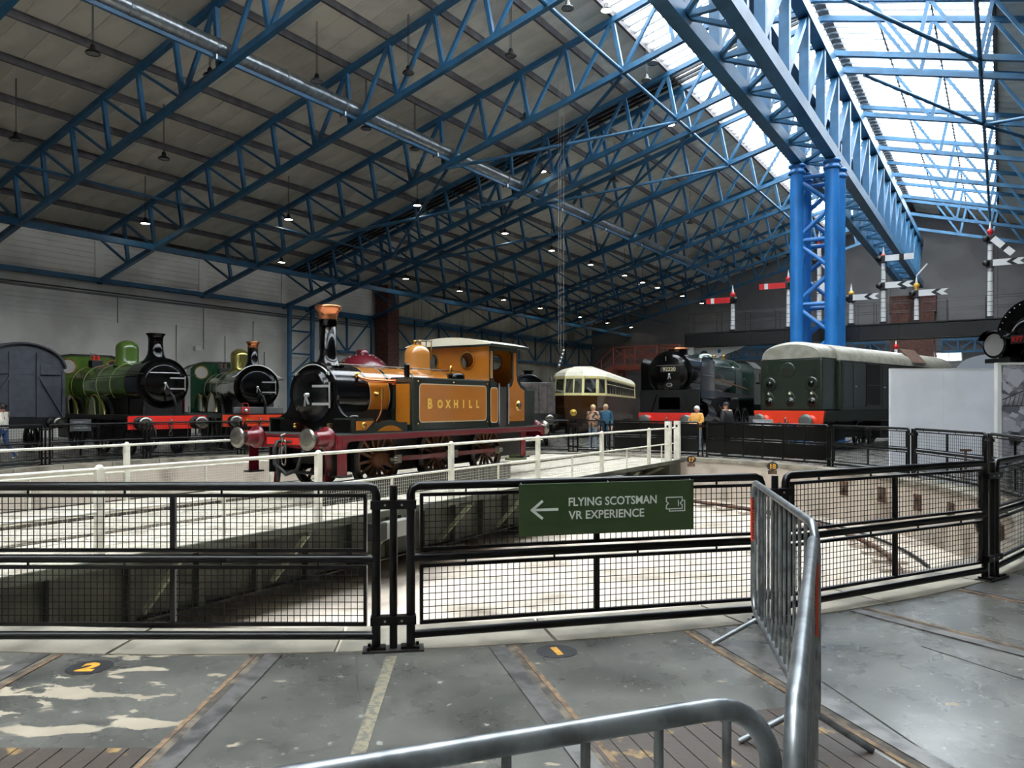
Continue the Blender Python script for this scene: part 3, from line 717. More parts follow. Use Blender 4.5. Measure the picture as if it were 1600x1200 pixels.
# ================================================================ turntable bridge
CRM = mat('cream_railing_paint', (.87, .86, .80), .5, var=.08, scale=6)
DECKM = mat('dirty_cream_deck', (.73, .70, .64), .85, col2=(.46, .42, .36), scale=2.6, lo=.5, hi=.78, bump=.2, bscale=22)
GRN = mat('grey_green_girder_paint', (.31, .32, .27), .6, var=.25, scale=2.5)
GRNL = mat('pale_green_strut_paint', (.60, .62, .52), .55, var=.15, scale=4)
BA = 31.6
T = thing('turntable_bridge', 'cream decked turntable bridge with white railings spanning the pit', 'turntable', TCW, heading(BA))
BL = 10.3
k = 0; y = -2.4
while y < 2.39:
    y1 = y + .2
    if not any(abs(abs((y + y1) / 2) - q) < .09 for q in (.7,)):
        MB().box(-BL, BL, y + .003, y1 - .003, -.09, -.03 + random.uniform(-.004, .004)).obj('deck_plank', DECKM, T)
    y = y1
for sg in (-1, 1):
    MB().box(-BL, BL, sg * .755 - .036, sg * .755 + .036, -.12, 0).obj('running_rail', mat('dusty_rail', (.56, .52, .46), .6, var=.3, scale=5), T)
    MB().box(-BL, BL, sg * .755 - .1, sg * .755 + .1, -.14, -.10).obj('rail_bearer', GRN, T)
    MB().box(-BL, BL, min(sg * 2.40, sg * 2.46), max(sg * 2.40, sg * 2.46), -.12, -.02).obj('deck_edge', GRN, T)
    if sg < 0: MB().box(-3.55, 2.25, sg * 1.12 - .06, sg * 1.12 + .06, -.03, .34).obj('guard_baulk', mat('dark_baulk', (.1, .095, .09), .6, var=.3, scale=6), T)
    # main girder
    g = MB().plate([(-9.9, -.14), (-9.9, -.8), (-9.4, -1.0), (8.2, -1.0), (9.9, -.5), (9.9, -.14)][::-1], [], (0, sg * 1.5 + .012, 0), (1, 0, 0), (0, 0, 1), .024).obj('main_girder', GRN, T)
    MB().box(-9.4, 8.2, sg * 1.5 - .14, sg * 1.5 + .14, -1.02, -1.0).obj('flange', GRN, g)
    MB().box(-9.9, 9.9, sg * 1.5 - .14, sg * 1.5 + .14, -.15, -.12).obj('flange', GRN, g)
    for i in range(19):
        x = -9.05 + i * .953
        MB().box(x - .04, x + .04, min(sg * 1.5, sg * 1.64), max(sg * 1.5, sg * 1.64), -1.0, -.15).obj('stiffener', GRN, g)
    for i in range(10):
        x = -9.0 + i * 2.0
        MB().beam((x, sg * 1.62, -.92 if abs(x) < 8.3 else -.5), (x, sg * 2.36, -.16), .05, .07).obj('deck_strut', GRNL, T)
        MB().beam((x, sg * 1.5, -.15), (x, sg * 2.38, -.15), .06, .1).obj('deck_bearer', GRN, T)
    MB().box(-BL, BL, sg * 2.05 - .03, sg * 2.05 + .03, -.2, -.1).obj('stringer', GRN, T)
    # railing
    PX = [-10.1, -7.96, -4.76, -1.56, 1.54, 4.7, 7.8]
    R_ = MB().path([(-10.1, sg * 2.3, .93), (9.9, sg * 2.3, .93)], .024, 10).obj('hand_rail', CRM, T)
    MB().path([(-10.1, sg * 2.3, .47), (9.9, sg * 2.3, .47)], .02, 10).obj('middle_rail', CRM, T)
    for x in PX:
        p = MB().box(x - .04, x + .04, sg * 2.3 - .04, sg * 2.3 + .04, -.1, .93).obj('railing_post', CRM, T)
        MB().lathe([(.045, 0), (.045, .02), (.03, .045), (.001, .055)], (x, sg * 2.3, .93), (0, 0, 1), 10).obj('post_cap', CRM, p)
    for x0_, x1_ in zip(PX, PX[1:] + [9.75]):
        x = (x0_ + x1_) / 2
        MB().box(x - .015, x + .015, sg * 2.3 - .015, sg * 2.3 + .015, -.03, .47).obj('slim_post', CRM, T)
    m_ = stuff(wires(-10.05, 7.8, -.01, .44, .05, .0016).obj('railing_mesh', CRM, T)); m_.location = (0, sg * 2.3, 0)
    for x in (9.32, 10.1) if sg < 0 else ():
        q = MB().box(x - .06, x + .06, sg * 2.3 - .09, sg * 2.3 + .09, -.12, 1.13).obj('end_post', CRM, T)
        MB().box(x - .063, x - .05, sg * 2.3 - .03, sg * 2.3 + .03, .95, 1.02).obj('post_slot', BLK, q)
    MB().box(9.3, 10.25, sg * 2.0 - .35, sg * 2.0 + .42, -.55, -.12).obj('end_carriage', GRN, T)
    for x in (9.24, -9.24):
        MB().lathe([(.0, -.08), (.2, -.08), (.23, -.05), (.2, -.03), (.2, .05), (.0, .05)], (x, sg * 1.05, PITZ + .37), (1, 0, 0), 18).obj('carrying_wheel', RUST, T)
for i in range(9):
    x = -8 + 2 * i
    MB().box(x - .06, x + .06, -1.49, 1.49, -.8, -.3).obj('cross_girder', GRN, T)
MB().box(-.8, .8, -1.15, 1.15, PITZ, -.81).obj('centre_pivot', GRN, T)
MB().box(-10.2, -9.4, -2.3, 2.3, -.6, -.15).obj('end_carriage', GRN, T)
b = MB().box(4.3, 4.75, -2.72, -2.5, -.42, -.1).obj('floodlight', mat('dark_housing', (.1, .1, .1), .5), T, .02)
MB().box(4.75, 5.1, -2.72, -2.5, -.4, -.12).obj('floodlight_ballast', mat('grey_housing', (.5, .5, .48), .5), T, .02)
b = MB().box(-4.0, -3.75, -2.72, -2.5, -.42, -.14).obj('floodlight', MATS['dark_housing'], T, .02)
MB().box(-3.75, -3.1, -2.66, -2.5, -.42, -.16).obj('floodlight_ballast', MATS['grey_housing'], T, .02)
# hand winch at the far end of the deck
OLV = mat('olive_paint', (.42, .45, .30), .5, var=.1, scale=5)
wn_ = thing('hand_winch', 'olive green hand winch standing on the turntable deck behind the tank engine', 'winch', T.matrix_basis @ Vector((7.3, 1.75, -.03)), heading(BA))
MB().box(-.3, .3, -.2, .2, 0, .06).obj('base', OLV, wn_); MB().lathe([(.12, -.15), (.28, -.15), (.28, .15), (.12, .15)], (0, 0, .36), (0, 1, 0), 20).obj('drum', OLV, wn_)
MB().box(-.06, .06, -.22, -.16, .06, 1.0).obj('standard', OLV, wn_); MB().box(-.06, .06, .16, .22, .06, 1.0).obj('standard', OLV, wn_)
MB().path([(0, -.2, .9), (0, -.4, .9), (.28, -.4, .75), (.28, -.55, .75)], .02, 8).obj('crank_handle', BLK, wn_)
# ================================================================ rolling stock helpers (local +X runs back from the front buffer faces)
LBL = mat('engine_black', (.02, .02, .023), .12, coat=.1, spec=.3)
LBLM = mat('frame_black', (.04, .04, .042), .5, var=.3, scale=6)
BUFS = mat('burnished_steel', (.56, .54, .51), .25, .85, var=.12, scale=18)
MAR = mat('maroon_frame_paint', (.42, .09, .13), .25, coat=.4)
RED = mat('buffer_beam_red', (.86, .17, .13), .35, coat=.2)
BRS = mat('polished_brass', (.85, .66, .33), .18, .95)
COP = mat('polished_copper', (.87, .55, .38), .2, .95)
WHT = mat('bright_steel', (.78, .78, .77), .25, .7)
def buffers(t, x, sgn, z, m, head=.185, y=.865, L=.46, hm=None):
    """pair of buffers; the faces stand at x and the shanks run in the sgn direction"""
    for yy in (-y, y):
        b = MB().lathe([(.001, -.012), (head * .6, -.008), (head, .0), (head, .025), (head * .55, .05), (.085, .06), (.085, L * .5)], (x, yy, z), (sgn, 0, 0), 24).obj('buffer_head', hm or BUFS, t)
        MB().lathe([(.105, L * .38), (.125, L * .42), (.13, L * .8), (.15, L * .88), (.205, L * .9), (.205, L), (.001, L)], (x, yy, z), (sgn, 0, 0), 22).obj('buffer_sleeve', m, b)
def spoked_wheel(t, x, y, r, m, tyre, n=14, th=.11, crank=None, cm=None):
    w_ = MB().lathe([(r - .075, -th / 2), (r + .0, -th / 2), (r, th / 2), (r - .075, th / 2), (r - .075, -th / 2)], (x, y, r), (0, 1, 0), 36, False, caps=False).obj('wheel', tyre, t)
    b = MB().lathe([(r - .12, -th * .4), (r - .07, -th * .4), (r - .07, th * .4), (r - .12, th * .4), (r - .12, -th * .4)], (x, y, r), (0, 1, 0), 36, False, caps=False)
    b.obj('rim', m, w_)
    for i in range(n):
        a = 2 * PI * i / n + .1
        MB().beam((x + .1 * math.cos(a), y, r + .1 * math.sin(a)), (x + (r - .1) * math.cos(a), y, r + (r - .1) * math.sin(a)), .05, .045, (0, 1, 0)).obj('spoke', m, w_)
    sg = -1 if y < 0 else 1
    MB().lathe([(.15, -th * .6), (.15, th * .6), (.1, th * .75), (.0, th * .75)], (x, y, r), (0, sg, 0), 18).obj('hub', m, w_)
    if crank: MB().beam((x, y + sg * .04, r), (x + crank, y + sg * .04, r), .08, .2, (0, 0, 1)).obj('crank_boss', m, w_)
    return w_
def chimney(t, x, z0, z1, r, m, cap=None, flare=.25, capr=1.3):
    c = MB().lathe([(r * 1.9, z0 - flare * .35), (r * 1.45, z0), (r * 1.1, z0 + flare * .5), (r, z0 + flare), (r * .96, z1 - .2), (r * .9, z1 - .2)], (x, 0, 0), (0, 0, 1), 28, caps=False).obj('chimney', m, t)
    MB().lathe([(r * .98, z1 - .22), (r * 1.0, z1 - .14), (r * capr * .85, z1 - .06), (r * capr, z1 - .03), (r * capr, z1), (r * .75, z1), (r * .7, z1 - .25)], (x, 0, 0), (0, 0, 1), 28, caps=False).obj('chimney_cap', cap or m, c)
    return c
def dome(t, x, zb, zt, r, m):
    h = zt - zb
    return MB().lathe([(r * 1.25, zb - .1), (r * 1.08, zb), (r, zb + .08), (r, zt - r * .8)] + [(r * math.cos(a), zt - r * .8 + r * .8 * math.sin(a)) for a in [PI / 2 * i / 8 for i in range(1, 9)]], (x, 0, 0), (0, 0, 1), 28).obj('steam_dome', m, t)
def smoke_door(t, x, z, r, m, ring=.06, hinge=-1, bars=True, h=.16):
    d = MB().lathe([(r + ring, 0), (r + ring, -.025), (r, -.03), (r, -.05), (r * .9, -.075), (r * .5, -.11), (.001, -.125)], (x, 0, z), (1, 0, 0), 40).obj('smokebox_door', m, t)
    MB().lathe([(.0, -.19), (.035, -.19), (.045, -.12)], (x, 0, z), (1, 0, 0), 12).obj('dart_boss', WHT, d)
    MB().beam((x - .17, 0, z), (x - .17, .03, z - .2), .025, .03).obj('dart_handle', WHT, d); MB().beam((x - .19, 0, z), (x - .19, -.09, z - .17), .025, .03).obj('dart_handle', WHT, d)
    if bars:
        for dz in (h, -h): MB().beam((x - .105, hinge * r * .25, z + dz), (x - .05, hinge * (r + ring * .7), z + dz), .05, .045).obj('hinge_strap', WHT, d)
        MB().tube((x - .05, hinge * (r + ring * .6), z - h - .07), (x - .05, hinge * (r + ring * .6), z + h + .07), .018, 8).obj('hinge_pin', WHT, d)
    return d
def arch(y, r, zc, n=16): return [(r * math.cos(PI * i / n), zc + r * math.sin(PI * i / n)) for i in range(n + 1)]
def framed_panel(t, name, x0, x1, z0, z1, y, sg, m, edge, line, r=.07, w_=.02):
    """inset colour panel with a fine line round it on a vertical side sheet at y facing sg"""
    yy = y + sg * .006
    def pl(a, b_, c, d, rr, hole, mm, nm, th=.004, off=0.):
        o = MB(); out = rrect(a, b_, c, d, rr); H_ = [list(reversed(hole))] if hole else []
        o.plate([(p[0], p[1]) for p in out], H_, (0, yy + sg * off, 0), (1, 0, 0), (0, 0, 1), -sg * th)
        return o.obj(nm, mm, t)
    p = pl(x0, x1, z0, z1, r, None, m, name)
    l1 = pl(x0 - w_, x1 + w_, z0 - w_, z1 + w_, r + w_, rrect(x0 - .0, x1 + .0, z0 - .0, z1 + .0, r), line, 'lining', off=.001)
    l1.parent = p
    return p
# ================================================================ the tank engine on the turntable
OCH = mat('ochre_engine_paint', (.66, .40, .11), .2, coat=.5, var=.05, scale=2)
OLI = mat('dark_olive_border', (.13, .15, .12), .25, coat=.4)
LIN = mat('cream_lining', (.72, .66, .55), .4)
WCR = mat('ochre_wheel_paint', (.44, .25, .12), .4, var=.2, scale=8)
TYR = mat('dark_tyre', (.13, .14, .13), .35, .3)
GOLD = mat('gold_leaf', (.93, .76, .32), .4, .15)
FPT = mat('footplate_steel', (.30, .31, .31), .3, coat=.2)
E_ = thing('tank_engine', 'ochre and black six wheeled tank engine with copper capped chimney on the turntable', 'locomotive', W(-4.111, 13.302), heading(BA))
buffers(E_, 0, 1, 1.05, MAR); buffers(E_, 7.93, -1, 1.05, MAR)
for x0, x1 in ((.46, .52), (7.41, 7.47)):
    o = MB().box(x0, x1, -1.16, 1.16, .87, 1.105).obj('buffer_beam', MAR, E_)
    xf = x0 if x0 < 1 else x1; sg = -1 if x0 < 1 else 1
    for ya, yb in ((-.62, .62),):
        MB().box(min(xf, xf + sg * .006), max(xf, xf + sg * .006), ya, yb, .925, 1.05).obj('beam_panel', RED, o)
        MB().box(min(xf, xf + sg * .004), max(xf, xf + sg * .004), ya - .02, yb + .02, .905, 1.07).obj('beam_lining', LBLM, o)
fp = MB().box(.46, 7.47, -1.16, 1.16, 1.105, 1.125).obj('footplate', FPT, E_)
for sg in (-1, 1):
    yv = sg * 1.15
    o = MB().plate([(.53, .90), (.60, .91), (.64, .97), (.72, 1.0), (7.2, 1.0), (7.28, .97), (7.32, .91), (7.40, .90), (7.40, 1.105), (.53, 1.105)], [], (0, yv + .012, 0), (1, 0, 0), (0, 0, 1), .024).obj('valance', MAR, E_)
    MB().box(.55, 7.38, min(yv, yv + sg * .015), max(yv, yv + sg * .015), 1.02, 1.028).obj('valance_line', mat('dark_line', (.16, .03, .05), .4), o)
    MB().box(.5, 7.43, sg * .60 - .015, sg * .60 + .015, .42, 1.1).obj('main_frame', MAR if False else LBLM, E_)
    # steps
    for x, nm in ((.57, 'front_step'), (6.55, 'rear_step')):
        o = MB().plate([(x - .14, 1.0), (x - .10, .85), (x - .11, .42), (x + .11, .42), (x + .10, .85), (x + .14, 1.0)], [], (0, sg * 1.10 + .01, 0), (1, 0, 0), (0, 0, 1), .02).obj(nm, MAR, E_)
        MB().box(x - .15, x + .15, min(sg * 1.0, sg * 1.2), max(sg * 1.0, sg * 1.2), .40, .425).obj('tread', LBLM, o)
    # wheels, rods
    for k in range(3):
        spoked_wheel(E_, 1.83 + 1.83 * k, sg * .74, .61, WCR, TYR, crank=.28)
        MB().lathe([(.09, 0), (.09, .06), (.05, .08), (.05, .13), (.0, .13)], (2.11 + 1.83 * k, sg * .88, .61), (0, sg, 0), 14).obj('crank_pin', BUFS, E_)
        MB().box(1.2 + 1.83 * k, 1.3 + 1.83 * k, sg * .74 - .05, sg * .74 + .05, .42, .75).obj('brake_block', LBLM, E_)
    for k in range(2):
        xa = 2.11 + 1.83 * k
        MB().box(xa + .14, xa + 1.69, sg * .93 - .025, sg * .93 + .025, .565, .655).obj('coupling_rod', MAR, E_)
        for q in (xa - .03, xa + 1.62): MB().box(q, q + .22, sg * .93 - .032, sg * .93 + .032, .53, .69).obj('rod_end', BUFS, E_)
    # splasher and sandbox
    s_ = MB().plate([(.86, 1.125), (2.52, 1.125)] + [(1.83 + .74 * math.cos(a), .61 + .74 * math.sin(a)) for a in [math.radians(q) for q in range(46, 125, 6)]] + [(1.40, 1.39), (.86, 1.39)], [], (0, sg * (1.02), 0), (1, 0, 0), (0, 0, 1), .05).obj('splasher', OLI, E_)
    MB().plate([(.93, 1.18), (1.18, 1.18), (1.40, 1.34), (.93, 1.34)], [], (0, sg * 1.022 - (0.055 if sg < 0 else -.005), 0), (1, 0, 0), (0, 0, 1), .006).obj('sandbox_panel', OCH, s_)
    MB().plate([(1.83 + .64 * math.cos(a), .61 + .64 * math.sin(a)) for a in [math.radians(q) for q in range(55, 126, 6)]] + [(1.47, 1.15), (2.19, 1.15)], [], (0, sg * 1.022 - (0.055 if sg < 0 else -.005), 0), (1, 0, 0), (0, 0, 1), .006).obj('splasher_panel', OCH, s_)
    MB().lathe([(.055, 0), (.055, .015), (.03, .02), (.0, .02)], (1.13, sg * 1.02 + (-.058 if sg < 0 else .058), 1.265), (0, sg, 0), 16).obj('works_plate', BRS, s_)
    MB().box(.86, 1.45, min(sg * .62, sg * 1.02), max(sg * .62, sg * 1.02), 1.36, 1.39).obj('sandbox_top', OLI, s_)
    MB().lathe([(.001, .06), (.10, .05), (.12, .02), (.12, 0)], (1.12, sg * .82, 1.39), (0, 0, 1), 16).obj('sandbox_lid', LBL, s_)
    MB().box(1.3, 2.4, min(sg * .62, sg * 1.02), max(sg * .62, sg * 1.02), 1.125, 1.30).obj('splasher_top', OLI, s_)
for x in (1.83, 3.66, 5.49): MB().tube((x, -.8, .61), (x, .8, .61), .075, 12).obj('axle', LBLM, E_)
MB().box(2.6, 5.2, -.5, .5, .35, .9).obj('ashpan', LBLM, E_); MB().box(1.0, 1.9, -.55, .55, .55, 1.08).obj('cylinder_block', LBLM, E_); MB().box(5.8, 7.3, -.55, .55, .5, 1.05).obj('drag_box', LBLM, E_)
# smokebox front plate, barrel, boiler
zc = 1.80; R = .585
out = [(-1.0, 1.125), (1.0, 1.125), (1.0, 1.38)] + [(1.0 - .42 * math.sin(a), 1.38 + .36 * (1 - math.cos(a))) for a in [math.radians(q) for q in (25, 45, 65, 85)]]
out += [((R + .02) * math.cos(a), zc + (R + .02) * math.sin(a)) for a in [math.radians(q) for q in range(0, 181, 9)]]
out += [(-x, z) for x, z in reversed(out[2:7])]
MB().plate(out, [], (.97, 0, 0), (0, 1, 0), (0, 0, 1), .06).obj('smokebox_front', LBL, E_, .008)
smoke_door(E_, .97, zc, .43, LBL, .05, -1, True, .16)
arcp = [(.95, .555 * math.cos(a), zc + .555 * math.sin(a)) for a in [math.radians(q) for q in range(40, 141, 5)]]
MB().path(arcp, .014, 8).obj('arched_handrail', WHT, E_)
for q in (45, 135): MB().tube((.97, .555 * math.cos(math.radians(q)), zc + .555 * math.sin(math.radians(q))), (.93, .555 * math.cos(math.radians(q)), zc + .555 * math.sin(math.radians(q))), .03, 10).obj('handrail_knob', WHT, E_)
MB().lathe([(R, 1.03), (R, 1.78)], (0, 0, zc), (1, 0, 0), 48).obj('smokebox', LBL, E_)
o = MB().lathe([(.565, 1.78), (.565, 2.56)], (0, 0, zc), (1, 0, 0), 48, caps=False).obj('boiler', OCH, E_)
MB().lathe([(.565, 2.5), (.565, 5.2)], (0, 0, zc), (1, 0, 0), 48, caps=False).obj('boiler_barrel', OCH, E_)
for x in (1.79, 2.43, 3.3, 4.6):
    MB().lathe([(.57, x), (.574, x), (.574, x + .07), (.57, x + .07)], (0, 0, zc), (1, 0, 0), 48, False, caps=False).obj('boiler_band', LBL, o)
    for q in (x - .018, x + .076): MB().lathe([(.569, q), (.571, q), (.571, q + .012), (.569, q + .012)], (0, 0, zc), (1, 0, 0), 48, False, caps=False).obj('band_line', LIN, o)
MB().box(1.05, 5.2, -.5, .5, 1.125, 1.6).obj('saddle', LBLM, E_)
c_ = chimney(E_, 1.355, 2.40, 3.30, .155, LBL, None, .16, 1.0)
MB().lathe([(.163, 3.20), (.168, 3.24), (.17, 3.28), (.19, 3.34), (.245, 3.41), (.245, 3.445), (.225, 3.46), (.13, 3.46), (.12, 3.2)], (1.355, 0, 0), (0, 0, 1), 32, caps=False).obj('copper_cap', COP, c_)
dome(E_, 3.98, 2.36, 2.92, .275, mat('ochre_dome_paint', (.70, .47, .22), .18, coat=.6))
# safety valves and spring balance on the dome
for y in (-.07, .07):
    MB().lathe([(.04, 0), (.03, .06), (.045, .08), (.0, .1)], (3.98, y, 2.91), (0, 0, 1), 12).obj('safety_valve', BRS, E_)
    MB().tube((3.95, y, 3.0), (4.4, y, 3.01), .012, 6).obj('spring_lever', BUFS, E_)
    MB().tube((4.38, y, 2.6), (4.38, y, 3.03), .012, 8).obj('spring_balance', BRS, E_)
for sg in (-1, 1):
    MB().path([(1.62, sg * .50, 2.16), (1.62, sg * .58, 2.11), (1.70, sg * .62, 2.08), (2.51, sg * .62, 2.07)], .036, 12).obj('condensing_pipe', COP, E_)
    MB().lathe([(.07, 0), (.07, .02), (.04, .04)], (1.62, sg * .47, 2.17), (0, sg, -.2), 14).obj('pipe_flange', BRS, E_)
    MB().lathe([(.06, 0), (.06, .03)], (2.47, sg * .62, 2.07), (1, 0, 0), 14).obj('pipe_flange', COP, E_)
    MB().path([(1.25, sg * .30, 2.34), (1.25, sg * .34, 2.37), (5.1, sg * .34, 2.37)], .012, 6).obj('boiler_handrail', BUFS, E_)
    MB().lathe([(.05, 0), (.04, .05), (.02, .09)], (2.02, sg * .56, 1.83), (0, sg, 0), 12).obj('clack_flange', BRS, E_)
    MB().tube((2.08, sg * .66, 1.72), (2.08, sg * .66, 1.93), .035, 10).obj('clack_valve', BRS, E_)
    MB().path([(2.08, sg * .66, 1.74), (2.08, sg * .66, 1.55), (2.04, sg * .64, 1.42), (2.0, sg * .6, 1.32)], .02, 8).obj('feed_pipe', COP, E_)
    MB().tube((.62, sg * .72, 1.125), (.62, sg * .72, 1.30), .018, 6).obj('lamp_iron', BUFS, E_)
    for z in (1.27, 1.22): MB().lathe([(.03, 0), (.035, .02), (.015, .06), (.0, .07)], (.965, sg * .42, z), (-1, 0, 0), 10).obj('oil_cup', BRS, E_)
    # side tank
    ys, yi = sg * 1.09, sg * .50
    tk = MB().box(2.5, 5.14, min(ys, yi), max(ys, yi), 1.125, 2.16).obj('side_tank', OLI, E_, .03)
    framed_panel(tk, 'tank_panel', 2.68, 4.98, 1.30, 2.02, ys, sg, OCH, OLI, LIN)
    MB().box(2.492, 2.499, min(sg * .66, sg * 1.0), max(sg * .66, sg * 1.0), 1.25, 2.03).obj('front_panel', OCH, tk)
    for px in (2.64, 3.8, 5.05):
        for pz in (1.26, 2.08): MB().lathe([(.016, 0), (.012, .012), (.0, .016)], (px, ys, pz), (0, sg, 0), 8).obj('rivet', BRS, tk)
    MB().tube((2.75, sg * .72, 2.15), (2.75, sg * .72, 2.40), .055, 14).lathe([(.055, 0), (.04, .035), (.0, .055)], (2.75, sg * .72, 2.40), (0, 0, 1), 14).obj('tank_vent', LBL, tk)
    if sg < 0:
        text('lettering', 'B', .275, GOLD, tk, (2.99, ys - .011, 1.555), (1, 0, 0), (0, 0, 1), offset=.009, extrude=.003)
        for q_, ch in enumerate('OXHILL'): text('lettering', ch, .225, GOLD, tk, (3.32 + .27 * q_ - (.02 if ch == 'L' else 0), ys - .011, 1.565), (1, 0, 0), (0, 0, 1), offset=.009, extrude=.003)
    f_ = MB().lathe([(.19, 0), (.19, .1), (.16, .14), (.0, .15)], (4.35, sg * .75, 2.15), (0, 0, 1), 18).obj('tank_filler', LBL, tk)
    MB().lathe([(.03, 0), (.04, .1), (.02, .16), (.0, .17)], (4.2, sg * .72, 2.29), (0, 0, 1), 10).obj('filler_knob', BRS, f_)
    # cab side sheet with cut-out
    yc = sg * 1.09
    cab = [(5.14, 1.125), (5.50, 1.125), (5.50, 2.06), (5.44, 2.10), (5.32, 2.14), (5.27, 2.22), (5.27, 2.76), (5.34, 2.84), (5.95, 2.84), (6.05, 2.76), (6.05, 2.22), (6.0, 2.14), (5.88, 2.10), (5.84, 2.06), (5.84, 1.125), (6.68, 1.125), (6.68, 2.02), (6.5, 2.08), (6.34, 2.2), (6.30, 2.36), (6.30, 2.92), (5.14, 2.92)]
    cs = MB().plate(cab, [], (0, yc + .012, 0), (1, 0, 0), (0, 0, 1), .024).obj('cab_side', OLI, E_)
    framed_panel(cs, 'cab_panel', 5.16, 5.42, 1.25, 1.99, yc + sg * .012, sg, OCH, OLI, LIN, .05)
    framed_panel(cs, 'cab_panel', 5.16, 5.21, 2.22, 2.80, yc + sg * .012, sg, OCH, OLI, LIN, .02, .012)
    rp = [(5.92, 1.25), (6.60, 1.25), (6.60, 1.96), (6.42, 2.02), (6.27, 2.16), (6.23, 2.34), (6.23, 2.82), (6.12, 2.82), (6.12, 2.2), (6.05, 2.06), (5.92, 2.0)]
    MB().plate(rp, [], (0, yc + (sg * .018 if sg > 0 else sg * .012), 0), (1, 0, 0), (0, 0, 1), .006).obj('bunker_panel', OCH, cs)
    MB().box(5.51, 5.83, yc - .008, yc + .008, 1.13, 2.03).obj('cab_door', mat('cab_door_grey', (.24, .23, .22), .35), cs)
    for x in (5.47, 5.87): MB().tube((x, yc + sg * .04, 1.2), (x, yc + sg * .04, 2.1), .014, 8).obj('cab_handrail', WHT, cs)
    if sg < 0:
        q = MB().lathe([(.12, 0), (.12, .012), (.085, .014), (.085, .02), (.0, .02)], (6.33, yc - .018, 1.60), (0, -1, 0), 24).obj('number_plate', BRS, cs)
        MB().lathe([(.082, 0), (.082, .006), (.0, .006)], (6.33, yc - .036, 1.60), (0, -1, 0), 20).obj('plate_centre', LBL, q)
        text('numeral', '82', .12, BRS, q, (6.33, yc - .044, 1.56), (1, 0, 0), (0, 0, 1), offset=.003, extrude=.001)
CABG = glass_mat('cab_glass', (.95, .96, .96), .05)
# cab front and back with round windows
for x, hx in ((5.15, 0), (6.30, 1)):
    W_ = [circ(-.5, 2.62, .175, 20), circ(.5, 2.62, .175, 20)]
    W_ = [list(reversed(h)) for h in W_]
    top = [(1.09, 2.93), (-1.09, 2.93)]
    zl = 2.0 if not hx else 1.125
    sh = MB().plate([(-1.09, zl), (1.09, zl)] + top, W_, (x, 0, 0), (0, 1, 0), (0, 0, 1), .025).obj('cab_front' if not hx else 'cab_back', OCH, E_)
    for y in (-.5, .5):
        MB().lathe([(.17, -.03), (.2, -.03), (.2, .0), (.17, .0), (.17, -.03)], (x, y, 2.62), (1, 0, 0), 24, False, caps=False).obj('window_rim', BRS, sh)
        MB().lathe([(.0, .01), (.175, .01)], (x, y, 2.62), (1, 0, 0), 20, False, caps=False).obj('window_glass', CABG, sh)
b = MB(); P_ = [(-1.2 + 2.4 * i / 12, 2.965 + .17 * (1 - ((i - 6) / 6) ** 2)) for i in range(13)]
MB().plate([(1.2, 2.935), (-1.2, 2.935)][::-1] + list(reversed(P_)), [], (5.02, 0, 0), (0, 1, 0), (0, 0, 1), 1.66).obj('cab_roof', mat('cab_roof_white', (.86, .84, .76), .5), E_)
for sg in (-1, 1): MB().box(5.02, 6.68, sg * 1.2 - .02, sg * 1.2 + .02, 2.90, 2.965).obj('roof_gutter', OLI, E_)
MB().box(5.01, 5.03, -1.2, 1.2, 2.9, 2.95).obj('roof_edge', OLI, E_)
MB().box(6.32, 7.2, -1.05, 1.05, 1.125, 2.0).obj('coal_bunker', OLI, E_, .03); MB().box(6.4, 7.203, -.9, .9, 1.25, 1.85).obj('bunker_back_panel', OCH, E_)
MB().lathe([(.45, 5.18), (.5, 5.25), (.5, 5.5)], (0, 0, 1.75), (1, 0, 0), 24).obj('backhead', LBLM, E_)
# front coupling, hoses, guard irons
HOSE = mat('hose_rubber', (.10, .10, .10), .5)
def coupling(t, x, z, sg=-1, s=1.):
    h = MB().path([(x, 0, z), (x + sg * .12, 0, z), (x + sg * .2, 0, z + .05), (x + sg * .22, 0, z + .11), (x + sg * .15, 0, z + .13)], .03, 8).obj('draw_hook', BUFS, t)
    for k in range(3):
        q = z - .05 - .13 * k; pts = []
        for i in range(12):
            a = 2 * PI * i / 12; pts.append((x + sg * (.17 + (.045 * math.cos(a) if k % 2 else 0)), (0 if k % 2 else .05 * math.cos(a)), q + .095 * math.sin(a)))
        MB().path(pts, .016, 6, True).obj('chain_link', BUFS, h)
coupling(E_, .46, .98)
MB().path([(.46, .22, .98), (.34, .22, .98), (.28, .22, .86), (.27, .2, .6), (.30, -.05, .42), (.36, -.25, .5), (.40, -.32, .75), (.46, -.32, .86)], .038, 8).obj('vacuum_hose', HOSE, E_)
MB().path([(.46, .1, .90), (.33, .12, .86), (.29, .16, .55), (.33, .18, .3)], .034, 8).obj('steam_hose', HOSE, E_)
for y in (-.62, .62):
    MB().plate([(.62, .86), (.78, .86), (.80, .6), (.72, .14), (.62, .14), (.66, .6)], [], (0, y + .02, 0), (1, 0, 0), (0, 0, 1), .04).obj('guard_iron', MAR, E_)
MB().tube((.7, -.7, .42), (.7, .7, .42), .03, 8).obj('brake_cross_shaft', LBLM, E_)
text('lettering', '№ 82', .075, GOLD, E_, (.80, -1.166, 1.035), (1, 0, 0), (0, 0, 1), extrude=.002) if False else None
